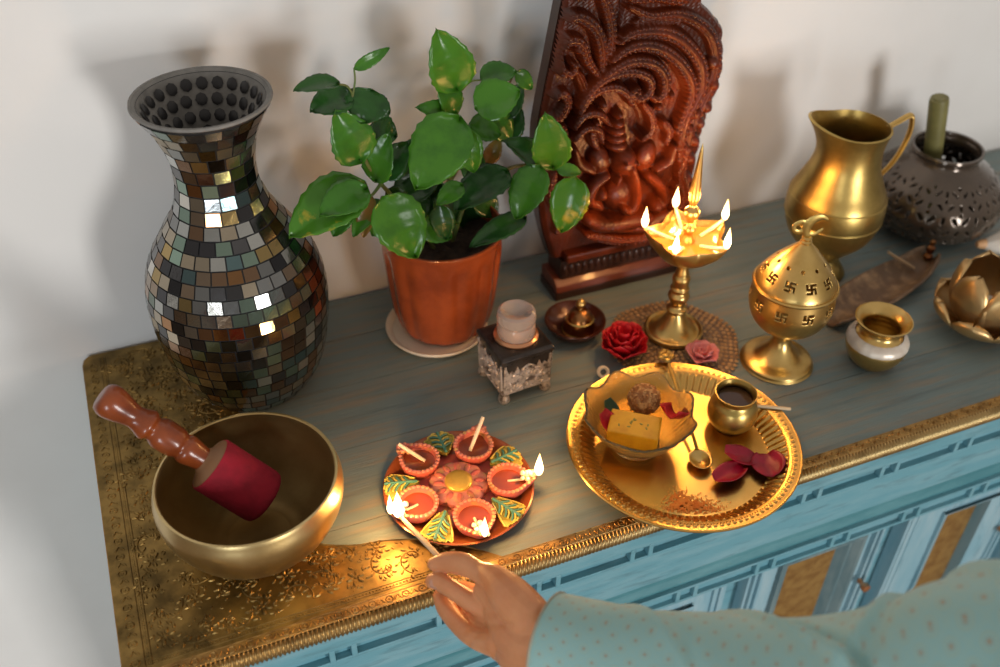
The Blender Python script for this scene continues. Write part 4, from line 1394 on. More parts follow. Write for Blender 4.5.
mb.f = [[int(idx[i, j]), int(idx[i + 1, j]), int(idx[i + 1, j + 1]), int(idx[i, j + 1])] for i, j in zip(ii, jj)]
mb.fc = [None] * len(mb.f); mb.uv = [None] * len(mb.f)
link('carved_relief', mb, M['carved'], plq, sharp=180, fix=False)
def tbox(name, x0, x1, y0, y1, z0, z1, m, bw=.0015):
    mb = MB(); mb.box((x0, y0, z0), (x1, y1, z1))
    return bevel(link(name, mb, m, plq, smooth=False), bw)
tbox('plinth_foot', .5800, .7880, .3800, .4300, 0, .0120, M['carved_dark'])
mb = MB(); mb.prism([(.3800, .0120), (.3830, .0200), (.3930, .0275), (.4300, .0275), (.4300, .0120)], .5815, .7865, lambda u, v, h: (h, u, v))
bevel(link('plinth_band', mb, M['plinth_red'], plq, smooth=False), .0012)
tbox('plinth_step', .5900, .7780, .3880, .4300, .0275, .0560, M['carved_dark'])
mb = MB()
for k in range(20):
    mb.ball((.5950 + k * .0094, .3875, .0415), (.0042, .0030, .0090), 10, 6)
mb.box((.5890, .3865, .0520), (.7790, .4300, .0570))
link('plinth_carving', mb, M['carved_dark'], plq)
tbox('seat_ledge', .5930, .7750, .3790, .4240, .0565, .0690, M['carved'], .003)

# ------------------------------------------------------------------ beaded mat, oil lamp, flowers
MX, MY, MR = .6830, .2500, .0820
mat_ = thing('beaded_mat', (MX, MY, 0), 'round brown beaded mat under the brass oil lamp', 'mat')
mb = MB((MX, MY, 0)); mb.lathe([(0, 0), (MR - .004, 0), (MR - .003, .0012), (MR - .004, .0022), (0, .0022)], 64)
link('backing', mb, M['holder_wood'], mat_)
mb = MB((MX, MY, 0))
for ri in range(3, 13):
    r = ri * MR / 12.5
    n = int(2 * PI * r / .0074)
    for k in range(n):
        a = 2 * PI * (k + .5 * (ri % 2)) / n
        rj = r + (.0025 * math.cos(6 * a) if ri > 9 else 0)
        mb.ball((rj * math.cos(a), rj * math.sin(a), .0024), (.0030, .0030, .0013), 6, 4)
link('beadwork', mb, M['mat_beads'], mat_)

LX, LY = .6901, .2660
lamp = thing('oil_lamp', (LX, LY, .0035), 'brass pedestal oil lamp with five burning flames and a tall spike', 'lamp')
ZL = .0035
mb = MB((LX, LY, ZL))
mb.lathe([(0, 0), (.0340, 0), (.0362, .003), (.0360, .0075), (.0342, .0085), (.0315, .0060), (.0260, .0075), (.0190, .0160), (.0130, .0260), (.0098, .0335)], 56)
link('base', mb, M['brass'], lamp)
mb = MB((LX, LY, ZL))
mb.lathe([tuple(p) for p in spl([(.0096, .0330), (.0125, .0365), (.0125, .0395), (.0088, .0430), (.0086, .0470), (.0120, .0540), (.0132, .0600), (.0100, .0655), (.0118, .0700), (.0098, .0740), (.0108, .0850), (.0082, .0900), (.0080, .0930), (.0062, .1010), (.0068, .1080), (.0110, .1120)], 4)], 40)
link('stem', mb, M['brass'], lamp)
A0L = math.radians(150)
def lpk(a):
    d = (a - A0L) / (2 * PI / 5)
    d = abs(d - round(d)) * 2
    return (1 - d)
def lmod(a, i, r, z):
    p = lpk(a)
    t = min(1, max(0, (z - .118) / .028))
    return r * (1 + t * (-.07 + .38 * p ** 1.25)), z + t * .0045 * p ** 1.5
mb = MB((LX, LY, ZL))
mb.lathe([(.0090, .1110), (.0200, .1135), (.0320, .1215), (.0385, .1300), (.0400, .1370), (.0408, .1440), (.0400, .1456), (.0385, .1440), (.0360, .1370), (.0280, .1290), (0, .1265)], 100, mod=lmod)
link('tray', mb, M['brass'], lamp)
mb = MB((LX, LY, ZL)); mb.lathe([(0, .1382), (.0250, .1382), (.0358, .1382)], 100, mod=lmod)
link('oil', mb, M['oil_lamp'], lamp)
mb = MB((LX, LY, ZL))
mb.lathe([(max(a, 0), b) for a, b in spl([(.0120, .1300), (.0085, .1400), (.0050, .1480), (.0082, .1560), (.0045, .1620), (.0040, .1660), (.0090, .1750), (.0085, .1810), (.0042, .1870), (.0060, .1950), (.0064, .2050), (.0052, .2200), (.0036, .2380), (.0018, .2580), (0, .2670)], 5)], 30)
link('spike', mb, M['brass'], lamp)
for k in range(5):
    a = A0L + k * 2 * PI / 5
    c, s = math.cos(a), math.sin(a)
    w0, w1 = Vector((LX + .018 * c, LY + .018 * s, ZL + .1395)), Vector((LX + .0515 * c, LY + .0515 * s, ZL + .1530))
    mb = MB(); mb.tube([w0, (w0 + w1) / 2 + Vector((0, 0, -.001)), w1], [.0020, .0022, .0018], 8)
    link('wick', mb, M['cotton'], lamp)
    flame(lamp, w1 + Vector((0, 0, -.001)), .0290, .0042, .46)

def petal_mesh(mb, c, R, L, W, cup, curl, n=8, m=7):
    """cupped petal in local frame: x across, y outwards, z up; R maps to space"""
    P = []
    for i in range(n):
        s = i / (n - 1)
        wd = W * (math.sin(PI * (.14 + .74 * s)) ** .8)
        row = []
        for j in range(m):
            q = -1 + 2 * j / (m - 1)
            x = q * wd
            y = L * s
            z = cup * (q * q) * W + curl * L * s * s + .03 * W * math.sin(7 * q + 5 * s)
            row.append(Vector(c) + R @ Vector((x, y, z)))
        P.append(row)
    mb.grid(P)
def blossom(name, c, rings, m, label, cat, seed, zc=None):
    rg = random.Random(seed)
    t = thing(name, c, label, cat)
    for (n, r0, L, W, el, off) in rings:
        for k in range(n):
            a = 2 * PI * (k + off) / n + rg.uniform(-.12, .12)
            e = el + rg.uniform(-.08, .08)
            out = Vector((math.cos(a), math.sin(a), 0))
            yv = (out * math.cos(e) + Vector((0, 0, 1)) * math.sin(e)).normalized()
            xv = Vector((-math.sin(a), math.cos(a), 0))
            zv = xv.cross(yv)
            if zv.dot(out) > 0:
                zv = -zv
            R = Matrix((xv, yv, zv)).transposed()
            mb = MB()
            petal_mesh(mb, Vector(c) + out * r0 + Vector((0, 0, .003)), R, L, W, .34, -.12)
            o = link('petal', mb, m, t, sharp=180, fix=False); solid(o, .0007, 0)
    return t
rc = at(621, 352, .004)
rose = blossom('rose', (rc.x, rc.y - .003, .0030), [(6, .0110, .0265, .0170, .85, 0), (6, .0080, .0335, .0165, 1.10, .5), (5, .0050, .0370, .0138, 1.27, .2), (4, .0028, .0380, .0105, 1.40, .6), (3, .0010, .0375, .0070, 1.5, .1)],
               M['rose'], 'deep red rose bloom lying beside the brass oil lamp', 'flower', 4)
mb = MB((rc.x, rc.y - .003, .0030)); mb.lathe([(0, 0), (.010, .0), (.0125, .004), (.008, .012), (0, .013)], 20)
link('receptacle', mb, M['rose'], rose)
fc_ = at(703, 361, .004)
pk = blossom('pink_flower', (fc_.x, fc_.y + .004, .0030), [(5, .0040, .0195, .0130, .60, 0), (5, .0025, .0175, .0110, 1.05, .5), (3, .0010, .0140, .0075, 1.38, .2)],
             M['pink'], 'small pink flower between the oil lamp and the big brass plate', 'flower', 9)
mb = MB((fc_.x, fc_.y + .004, .0030)); mb.lathe([(0, 0), (.006, 0), (.007, .003), (0, .007)], 16)
link('receptacle', mb, M['pink'], pk)
rg0 = at(603, 373, .006)
mb = MB((rg0.x, rg0.y, 0))
RX = frame_to((-.25, -.80, .55))
mb.lathe([(.0046, -.004), (.0068, -.0045), (.0074, -.002), (.0074, .003), (.0062, .0048), (.0042, .004), (.0036, .0), (.0046, -.004)], 28, c=(0, 0, .0078), rot=RX)
o = link('ring', mb, M['cream'], None, origin=(rg0.x, rg0.y, 0)); o.name = 'ceramic_ring'
tag(o, 'tiny cream ring lying between the red rose and the big brass plate', 'ring')

# ------------------------------------------------------------------ big brass plate and what lies on it
QX, QY = .5965, .0838
thali = thing('brass_plate', (QX, QY, 0), 'large round golden brass plate with ribbed sloping rim overhanging the front edge', 'plate')
Q0 = .0016
mb = MB((QX, QY, Q0))
mb.lathe([(0, 0), (.0900, 0), (.0940, .0012), (.0945, .0034), (.0900, .0030), (0, .0030)], 120)
link('plate_floor', mb, M['gold'], thali)
wl_in = spl([(.0940, .0030), (.0985, .0058), (.1060, .0118), (.1130, .0165)], 4)
wl_out = [(r + .0010, z - .0022) for r, z in wl_in[::-1]]
mb = MB((QX, QY, Q0))
NR = 84
mb.lathe([tuple(p) for p in wl_in] + wl_out, NR * 6, mod=lambda a, i, r, z: (r, z + .0013 * (math.cos(a * NR) if .0955 < r < .1125 else 0)))
link('ribbed_wall', mb, M['gold'], thali, sharp=80)
mb = MB((QX, QY, Q0))
mb.lathe([(.1122, .0160), (.1140, .0176), (.1240, .0182), (.1262, .0190), (.1275, .0180), (.1268, .0160), (.1230, .0154), (.1130, .0140), (.1122, .0160)], 144)
for k in range(110):
    a = 2 * PI * k / 110
    mb.ball((.1196 * math.cos(a), .1196 * math.sin(a), .0180), (.0026, .0026, .0010), 6, 4, Matrix.Rotation(a, 3, 'Z'))
for k in range(220):
    a = 2 * PI * k / 220
    mb.ball((.1165 * math.cos(a), .1165 * math.sin(a), .0178), (.0010, .0010, .0007), 5, 4)
link('beaded_rim', mb, M['gold'], thali)
QF = Q0 + .0030
# glass bowl with sweets
GX, GY = .5525, .1095
gb = thing('glass_bowl', (GX, GY, QF), 'scalloped ribbed glass bowl of sweets standing on the big brass plate', 'bowl')
gp = spl([(.0250, .0100), (.0350, .0150), (.0450, .0260), (.0540, .0400), (.0605, .0510)], 5)
def gmod(a, i, r, z):
    t = min(1, max(0, (z - .012) / .040))
    w = math.cos(a * 8 + .4)
    return r * (1 + .050 * t * w + .004 * math.cos(a * 48) * (t > .05)), z + .0042 * t * t * w
mb = MB((GX, GY, QF))
gi = [(r - .0024, z + .0010) for r, z in gp[::-1]]
mb.lathe([(0, .0006), (.0235, .0002), (.0262, .0008), (.0266, .0030), (.0236, .0070)] + [tuple(p) for p in gp] + [(.0600, .0520)] + gi + [(0, .0112)], 192, mod=gmod)
link('bowl_body', mb, M['glass'], gb, sharp=180)
lc = Vector((.5740, .1360, QF + .0375))
lad = thing('laddoo', tuple(lc - Vector((0, 0, .0175))), 'round brown crumbly laddoo sweet in the glass bowl', 'sweet')
mb = MB(); mb.ball(lc, .0175, 48, 32)
rq = random.Random(2)
vv = []
for x, y, z in mb.v:
    d_ = Vector((x, y, z)) - lc
    k = 1 + .05 * math.sin(d_.x * 900) * math.sin(d_.y * 850 + 1) * math.sin(d_.z * 930 + 2) + rq.uniform(-.02, .02)
    vv.append(tuple(lc + d_ * k))
mb.v = vv
for k in range(150):
    a, b_ = rq.uniform(0, 2 * PI), rq.uniform(-.6, 1)
    cc = math.sqrt(max(0, 1 - b_ * b_))
    mb.ball(lc + Vector((cc * math.cos(a), cc * math.sin(a), b_)) * .0172, rq.uniform(.0012, .0022), 6, 4)
link('crumb_ball', mb, M['laddoo'], lad)
bc = Vector((.5460, .1055, QF + .0275))
ub = Vector((.80, -.60, 0)).normalized(); vb = Vector((.60, .80, 0)).normalized()
barfi = thing('barfi', tuple(bc - Vector((0, 0, .0095))), 'yellow rectangular fudge sweet at the front of the glass bowl', 'sweet')
RB = Matrix((ub, vb, Vector((0, 0, 1)))).transposed() @ Matrix.Rotation(.10, 3, 'X')
mb = MB(); mb.box((-.0275, -.0165, -.0115), (.0275, .0165, .0115), RB, bc)
bevel(link('block', mb, M['barfi'], barfi, smooth=False), .0018, 3)
mb = MB()
for k in range(9):
    mb.ball(bc + RB @ Vector((rq.uniform(-.018, .018), rq.uniform(-.011, .011), .0116)), (.0022, .0011, .0006), 6, 4, RB @ Matrix.Rotation(rq.uniform(0, 3), 3, 'Z'))
link('nut_chips', mb, M['pista'], barfi)
def loose_petal(c, yaw, tilt, L, W, m, label, group=None, cup=.35, curl=.12, name='rose_petal', roll=0.0):
    R = Matrix.Rotation(yaw, 3, 'Z') @ Matrix.Rotation(tilt, 3, 'X') @ Matrix.Rotation(roll, 3, 'Y')
    mb = MB(); petal_mesh(mb, Vector(c) - R @ Vector((0, L / 2, 0)), R, L, W, cup, curl, 12, 11)
    o = link(name, mb, m, None, origin=tuple(c), sharp=180, fix=False)
    solid(o, .0008, 0)
    return tag(o, label, 'petal', group)
p_ = at(674, 421, QF + .034)
loose_petal((p_.x - .001, p_.y + .002, QF + .034), 2.3, .30, .034, .0165, M['rose'], 'bright red petal at the right side inside the glass bowl', 'rose petals in the glass bowl', .7, .3)
p_ = at(604, 424, QF + .034)
loose_petal((p_.x + .004, p_.y, QF + .030), .5, .35, .026, .0115, M['rose'], 'dark red petal at the left side inside the glass bowl', 'rose petals in the glass bowl', .6, .3)
p_ = at(609, 411, QF + .036)
o = loose_petal((p_.x + .003, p_.y, QF + .0345), .2, .45, .026, .0085, M['leaf_green'], 'small dark green leaf at the left inside the glass bowl', None, .3, .2, name='leaf_piece')
o['category'] = 'leaf'
# brass cup with dark liquid
UX, UY = .6660, .0970
cup = thing('brass_cup', (UX, UY, QF), 'small round brass cup of dark liquid on the right of the big plate', 'cup')
cp = spl([(.0120, 0), (.0180, .002), (.0255, .0120), (.0275, .0225), (.0255, .0340), (.0215, .0410), (.0208, .0445), (.0232, .0495)], 5)
ci = [(max(r - .0015, .001), z + .0008) for r, z in cp[::-1] if z > .004]
mb = MB((UX, UY, QF)); mb.lathe([(0, 0)] + [tuple(p) for p in cp] + [(.0232, .0506), (.0220, .0506)] + ci + [(0, .005)], 56)
link('cup_body', mb, M['brass_old'], cup)
mb = MB((UX, UY, QF)); mb.lathe([(0, .0405), (.0196, .0405)], 40)
lq = link('liquid', mb, M['water_dark'], cup)
s1, s0 = at(791, 409, .0245), at(752, 405.5, .0190)
sk = thing('wooden_stick', tuple((s0 + s1) / 2), 'short pale wooden stick resting on the plate rim behind the brass cup', 'stick')
mb = MB(); mb.tube([s0 + (s0 - s1) * .12, s1 - (s1 - s0) * .02, s1], [.0019, .0019, .0015], 10)
link('shaft', mb, M['match'], sk)
# spoon
e0, e1 = at(700, 461, QF + .0042), Vector((.6400, .2010, .0310))
sp = thing('brass_spoon', (e0.x, e0.y, QF), 'brass spoon with ornate handle end lying across the plate under the glass bowl', 'spoon')
dd = (e1 - e0); dd.z = 0; dd.normalize()
R2 = Matrix((Vector((dd.y, -dd.x, 0)), dd, Vector((0, 0, 1)))).transposed()
mb = MB()
P = []
for i in range(7):
    r = .0128 * i / 6
    P.append([e0 + R2 @ Vector((r * math.cos(a) * .92, r * math.sin(a) * 1.12, -.0022 + .0065 * (i / 6) ** 2)) for a in np.linspace(0, 2 * PI, 28, endpoint=False)])
mb.grid(P, closed_v=True)
o = link('spoon_bowl', mb, M['brass'], sp, sharp=180); solid(o, .0010, 1)
h0 = e0 + dd * .0130 + Vector((0, 0, .0045))
hpts = spl([h0, h0 + dd * .018 + Vector((0, 0, .0040)), e0.lerp(e1, .55) + Vector((0, 0, .0035)), e1 - dd * .012 - Vector((0, 0, .0012))], 6)
mb = MB(); mb.tube(hpts, .0021, 8)
link('handle', mb, M['brass_old'], sp)
mb = MB()
for du, dv, s in ((0, -.006, .0045), (0, .003, .0050), (-.0070, .0005, .0040), (.0070, .0005, .0040), (-.0045, .0075, .0036), (.0045, .0075, .0036), (0, .0110, .0034)):
    mb.ball(e1 + R2 @ Vector((du, dv, 0)), (s, s, .0022), 10, 6)
for sg in (-1, 1):
    mb.tube([e1 + R2 @ Vector((sg * (.003 + .006 * math.sin(t)), -.006 + .012 * t / PI, .0012)) for t in np.linspace(0, PI, 10)], .0013, 6)
link('handle_end', mb, M['brass_old'], sp)
# loose petals and powder
p1, p2, p3 = at(739, 458, QF + .006), at(729, 475, QF + .005), at(768, 466, QF + .006)
loose_petal((p1.x, p1.y, QF + .0060), 1.0, .16, .034, .0155, M['petal_wine'], 'wine red petal just below the brass cup on the plate', 'loose petals on the brass plate', .30, .10, roll=.1)
loose_petal((p2.x, p2.y, QF + .0050), 1.75, -.05, .040, .0130, M['petal_wine'], 'dark red petal nearest the orange powder on the plate', 'loose petals on the brass plate', .38, .10)
loose_petal((p3.x, p3.y, QF + .0090), 2.75, .10, .033, .0180, M['petal_wine'], 'magenta red petal touching the right rim of the plate', 'loose petals on the brass plate', .26, -.10, roll=.25)
mb = MB()
rp = random.Random(8)
pc = at(690, 505, QF)
cr, cf = Vector((CAM_R.x, CAM_R.y, 0)).normalized(), Vector((CAM_F.x, CAM_F.y, 0)).normalized()
for k in range(4200):
    x, y = rp.gauss(.002, .0135), rp.gauss(.0, .0055)
    if rp.random() < .30:
        x, y = rp.gauss(-.010, .0050), rp.gauss(.0085, .0055)
    keep = .55 + .45 * math.sin(x * 620 + 1) * math.sin(y * 830) + .3 * math.sin(x * 260 - y * 500)
    if rp.random() > keep:
        continue
    q = pc + cr * x + cf * (y - .15 * abs(x))
    if (q - Vector((QX, QY, QF))).xy.length > .0915:
        continue
    hgt = .0022 * math.exp(-(x / .014) ** 2 - (y / .006) ** 2)
    s = rp.uniform(.0004, .0008)
    mb.ball((q.x, q.y, QF + s * .5 + hgt * rp.random()), s, 5, 3)
o = link('kumkum_powder', mb, M['kumkum'], None, origin=(pc.x, pc.y, QF)); o['kind'] = 'stuff'
tag(o, 'scattered orange powder at the front of the big brass plate', 'powder')

# ------------------------------------------------------------------ plate of clay lamps
CX, CY = .3480, .1170
dp = thing('lamp_plate', (CX, CY, 0), 'round copper red plate set with five painted clay lamps and leaves around a flower', 'lamp plate')
D0 = .0016
mb = MB((CX, CY, D0))
mb.lathe([(0, 0), (.0600, 0), (.0640, .0010), (.0735, .0070), (.0785, .0115), (.0788, .0130), (.0770, .0134), (.0715, .0090), (.0625, .0036), (0, .0030)], 96)
link('dish', mb, M['copper_plate'], dp)
DF = D0 + .0030
mb = MB((CX, CY, DF))
mb.lathe([(0, 0), (.0500, 0), (.0500, .004), (.0300, .0060), (0, .0060)], 60)
link('clay_bed', mb, M['clay_pink'], dp)
# centre flower
mb = MB((CX, CY, DF))
def fm(a, i, r, z):
    t = min(1, r / .030)
    return r * (1 + .085 * t * abs(math.cos(a * 6)) - .03), z
mb.lathe([(.0285, .0040), (.0298, .0090), (.0290, .0125), (.0250, .0150), (.0160, .0150), (0, .0150)], 144, mod=fm)
fl = link('centre_flower', mb, M['clay_rim'], dp)
mb = MB((CX, CY, DF))
for k in range(12):
    a = 2 * PI * (k + .5) / 12
    mb.ball((.0215 * math.cos(a), .0215 * math.sin(a), .0150), (.0062, .0034, .0016), 8, 6, Matrix.Rotation(a, 3, 'Z'))
link('petal_relief', mb, M['clay_pink'], fl)
mb = MB((CX, CY, DF)); mb.lathe([(.0142, .0140), (.0145, .0170), (.0125, .0195), (.0070, .0208), (0, .0210)], 40)
g = link('gold_centre', mb, M['clay_gold'], fl); g['label'] = 'gold domed centre'
AD = math.radians(51.6)
lit = {0: False, 1: False, 2: True, 3: True, 4: True}
for k in range(5):
    a = AD + k * 2 * PI / 5
    out = Vector((math.cos(a), math.sin(a), 0))
    c = Vector((CX, CY, DF + .0040)) + out * .0510
    def dm(b, i, r, z, a=a):
        d = math.atan2(math.sin(b - a), math.cos(b - a))
        t = min(1, max(0, z / .015))
        p = math.exp(-(d / .36) ** 2)
        return r * (1 + .42 * p * (.35 + .65 * t)), z + .0026 * p * t
    mb = MB(c)
    mb.lathe([(0, 0), (.0145, 0), (.0185, .0035), (.0207, .0095), (.0214, .0145), (.0206, .0162), (.0172, .0150), (.0160, .0100), (.0120, .0060), (0, .0050)], 72, mod=dm)
    dy = link('clay_lamp', mb, M['clay_pink'], dp)
    mb = MB(c)
    for q in range(26):
        b = 2 * PI * q / 26
        r, z = dm(b, 0, .0198, .0156)
        mb.ball((r * math.cos(b), r * math.sin(b), z), (.0023, .0023, .0013), 8, 5)
    rm = link('beaded_lip', mb, M['clay_rim'], dy)
    mb = MB(c); mb.lathe([(0, .0108), (.0160, .0108)], 48, mod=lambda b, i, r, z, dm=dm: (dm(b, i, r, .0108)[0], z))
    link('oil', mb, M['oil'], dy)
    if lit[k]:
        w1 = c + out * .0320 + Vector((0, 0, .0205))
        mb = MB(); mb.tube([c + Vector((0, 0, .0105)), c + out * .014 + Vector((0, 0, .0125)), w1], [.0013, .0014, .0013], 8)
        link('wick', mb, M['cotton'], dy)
        mb = MB()
        rb = random.Random(k)
        for q in range(9):
            mb.ball(c + out * (.0215 + rb.uniform(-.005, .004)) + Vector((rb.uniform(-.005, .005), rb.uniform(-.005, .005), .0178 + rb.uniform(-.001, .002))), rb.uniform(.0024, .0036), 8, 6)
        link('cotton_tuft', mb, M['cotton'], dy)
        flame(dy, w1 + Vector((0, 0, -.001)), .0290 if k != 4 else .032, .0034 if k != 4 else .0045, .40)
    else:
        if k == 0:
            a_, b_ = at(470, 451, c.z + .011), at(483, 417, c.z + .034)
        else:
            a_, b_ = at(425, 461, c.z + .011), at(398.5, 444, c.z + .026)
        mb = MB(); mb.tube([a_, a_.lerp(b_, .5), b_], [.0019, .0022, .0019], 9)
        w = link('wick', mb, M['cotton'], dy); w['label'] = 'thick unlit cream wick'
        mb = MB()
        rb = random.Random(k + 40)
        for q in range(6):
            mb.ball(c + out * (.0225 + rb.uniform(-.004, .003)) + Vector((rb.uniform(-.004, .004), rb.uniform(-.004, .004), .0165)), rb.uniform(.0024, .0034), 8, 6)
        link('painted_knob', mb, M['clay_rim'], dy)
    # leaf between this lamp and the next
    al = a + PI / 5
    ro = Vector((math.cos(al), math.sin(al), 0)); ta = Vector((-ro.y, ro.x, 0))
    lc_ = Vector((CX, CY, 0)) + ro * .0600
    hp_ = [(-.0190, 0), (-.0140, .0050), (-.0060, .0095), (.0030, .0140), (.0095, .0165), (.0125, .0158), (.0120, .0125), (.0150, .0112), (.0145, .0078), (.0172, .0060), (.0165, .0030)]
    poly = hp_ + [(.0180, 0)] + [(x, -y) for x, y in hp_[::-1][:-1]]
    def lf(u, v, h, lc_=lc_, ro=ro, ta=ta):
        return tuple(lc_ + ro * u + ta * v + Vector((0, 0, DF + h + (.004 if h > .006 else 0) * (1 - (v / .014) ** 2) - .10 * (u if h > .006 else 0))))
    mb = MB(); mb.prism(poly, .0030 if False else .0062, .0105, lf)
    # fill between the top outline and a raised midrib
    lfo = link('clay_leaf', mb, M['clay_green'], dp, smooth=False)
    mb = MB()
    def lv(pts, r):
        mb.tube([Vector(lf(u, v, .0105)) + Vector((0, 0, .0003)) for u, v in pts], r, 6)
    lv([(-.017, 0), (0, 0), (.017, 0)], .0016)
    for s in (-1, 1):
        for u in (-.009, -.001, .007):
            lv([(u, 0), (u + .004, s * .005), (u + .006, s * .0095)], .0012)
    v_ = link('teal_veins', mb, M['vein_teal'], lfo); v_['label'] = 'teal painted veins'
    mb = MB()
    for s in (-1, 1):
        for u in (-.005, .003, .011):
            lv([(u, s * .001), (u + .0035, s * .005), (u + .0048, s * .0098)], .0010)
    lv(hp_[1:], .0010); lv([(x, -y) for x, y in hp_[1:]], .0010)
    link('yellow_veins', mb, M['vein_yellow'], lfo)

# ------------------------------------------------------------------ the lit taper held in the hand
m0, m1, m2 = at(400, 516, .040), at(438, 556, .0600), at(449, 567.5, .0655)
taper = thing('lit_taper', tuple(m1), 'pale thin burning taper held over the left clay lamp by the hand', 'taper')
mb = MB(); mb.tube([m0, m0.lerp(m1, .5), m1, m2], [.0020, .0025, .0026, .0024], 10)
link('shaft', mb, M['match'], taper)
mb = MB(); mb.tube([m0 + (m0 - m1) * .06, m0, m0 + (m1 - m0) * .08], [.0010, .0018, .0018], 8)
link('charred_tip', mb, M['char'], taper)
flame(taper, m0 + (m0 - m1) * .04 - Vector((0, 0, .003)), .0370, .0058, .80)

# ------------------------------------------------------------------ person: hand, forearm and sleeve
def P3(x, y, z):
    return at(x, y, z)
hand = MB()
def chain(pts, n=14, flat=1.0):
    """pts of (point, radius): tapered limb with round ends"""
    q = np.array([[*p, r] for p, r in pts])
    c = spl(q, 5)
    hand.tube([Vector(x[:3]) for x in c], [float(x[3]) for x in c], n)
    hand.ball(Vector(q[0][:3]), q[0][3] * 1.0, n, 10)
    hand.ball(Vector(q[-1][:3]), q[-1][3] * 1.0, n, 10)
wrist = P3(534, 642, .080)
# thumb (upper), forefinger, middle, ring and little finger
chain([(P3(434, 564, .0645), .0062), (P3(445, 562, .0680), .0088), (P3(462, 564, .0730), .0106), (P3(479, 572, .0785), .0094), (P3(494, 579, .0855), .0130), (P3(511, 597, .0910), .0182), (P3(530, 618, .0880), .0195)])
chain([(P3(433, 581, .0540), .0072), (P3(440, 582, .0555), .0086), (P3(456, 592, .0560), .0086), (P3(472, 602, .0545), .0093), (P3(491, 610, .0560), .0100), (P3(512, 620, .0640), .0140)])
chain([(P3(441, 596, .0350), .0076), (P3(446, 607, .0325), .0092), (P3(458, 622, .0325), .0098), (P3(474, 636, .0390), .0103), (P3(499, 643, .0560), .0135)])
chain([(P3(462, 606, .0240), .0062), (P3(463, 616, .0230), .0076), (P3(473, 631, .0250), .0084), (P3(488, 642, .0370), .0092), (P3(508, 648, .0560), .0140)])
chain([(P3(474, 614, .0140), .0056), (P3(474, 624, .0140), .0068), (P3(482, 638, .0190), .0074), (P3(495, 648, .0330), .0086), (P3(514, 656, .0540), .0130)])
chain([(P3(450, 590, .0290), .0066), (P3(464, 590, .0270), .0082), (P3(486, 600, .0440), .0100)])
chain([(P3(482, 590, .0660), .0080), (P3(498, 602, .0720), .0120), (P3(516, 616, .0760), .0150)])
chain([(P3(470, 611, .0330), .0075), (P3(480, 620, .0400), .0092), (P3(498, 628, .0530), .0120)])
# palm, heel and wrist
chain([(P3(500, 612, .0640), .0150), (P3(514, 632, .0650), .0210), (P3(530, 648, .0700), .0225), (P3(548, 655, .0790), .0235), (P3(580, 662, .0880), .0245)], 18)
chain([(P3(506, 640, .0520), .0140), (P3(519, 656, .0600), .0180), (P3(540, 668, .0720), .0185), (P3(565, 668, .0820), .0205)], 16)
chain([(P3(520, 610, .0800), .0145), (P3(536, 630, .0840), .0180), (P3(555, 642, .0860), .0195), (P3(590, 655, .0920), .0215)], 16)
chain([(P3(580, 662, .0880), .0245), (P3(660, 676, .1000), .0290), (P3(760, 690, .1150), .0340), (P3(860, 700, .1350), .0390)], 16)
body = link('person', hand, M['skin'], None, origin=tuple(wrist), sharp=180)
tag(body, 'person in a pale teal patterned sleeve reaching in to light a clay lamp', 'person')
rmsh = body.modifiers.new('remesh', 'REMESH'); rmsh.mode = 'VOXEL'; rmsh.voxel_size = .0010
sm = body.modifiers.new('smooth', 'SMOOTH'); sm.factor = .5; sm.iterations = 5
bpy.context.view_layer.update()
dg = bpy.context.evaluated_depsgraph_get()
nm = bpy.data.meshes.new_from_object(body.evaluated_get(dg))
nm.polygons.foreach_set('use_smooth', [True] * len(nm.polygons))
body.modifiers.clear()
body.data = nm
CREASES = [[(468, 646), (477, 633), (488, 626), (503, 623), (509, 624)], [(436, 591), (454, 605), (472, 619), (482, 628)], [(474, 561), (478, 569), (477, 577)], [(462, 633), (470, 625)]]
depth_ = [.0011, .0010, .0005, .0004]
for cl_, dpt in zip(CREASES, depth_):
    pts_ = spl(cl_, 6)
    for v in nm.vertices:
        w = v.co + wrist + Vector((0, 0, TZ)) - CAM_LOC
        dz = w.dot(CAM_F)
        px, py = 500 + FPX * w.dot(CAM_R) / dz, 333.5 - FPX * w.dot(CAM_U) / dz
        if px > 520 or v.normal.dot(w) > 0:
            continue
        dd_ = np.min((pts_[:, 0] - px) ** 2 + (pts_[:, 1] - py) ** 2)
        if dd_ < 80:
            v.co -= v.normal * dpt * math.exp(-dd_ / 14.0)
def nail(p, tipdir, nrm, L=.0100, W=.0082):
    y = Vector(tipdir).normalized(); z = Vector(nrm); z = (z - y * z.dot(y)).normalized(); x = y.cross(z)
    P = []
    for i in range(7):
        s = -1 + i / 3
        P.append([Vector(p) + y * (s * L / 2) + x * (q * W / 2 * math.sqrt(max(.05, 1 - (abs(s) ** 4) * .6))) - z * (q * q * .0016) for q in np.linspace(-1, 1, 7)])
    mb = MB(); mb.grid(P)
    o = link('fingernail', mb, M['nail'], body, sharp=180); solid(o, .0006, 0)
vc = (CAM_LOC - Vector((0, 0, TZ)) - P3(440, 584, .05)).normalized()
fdir = P3(434, 584, .0520) - P3(457, 594, .0530)
nrm0 = (vc * .75 + Vector((-.4, -.1, 0))).normalized()
nail(P3(437, 582, .0548) + nrm0 * .0072, fdir, nrm0, .0100, .0090)

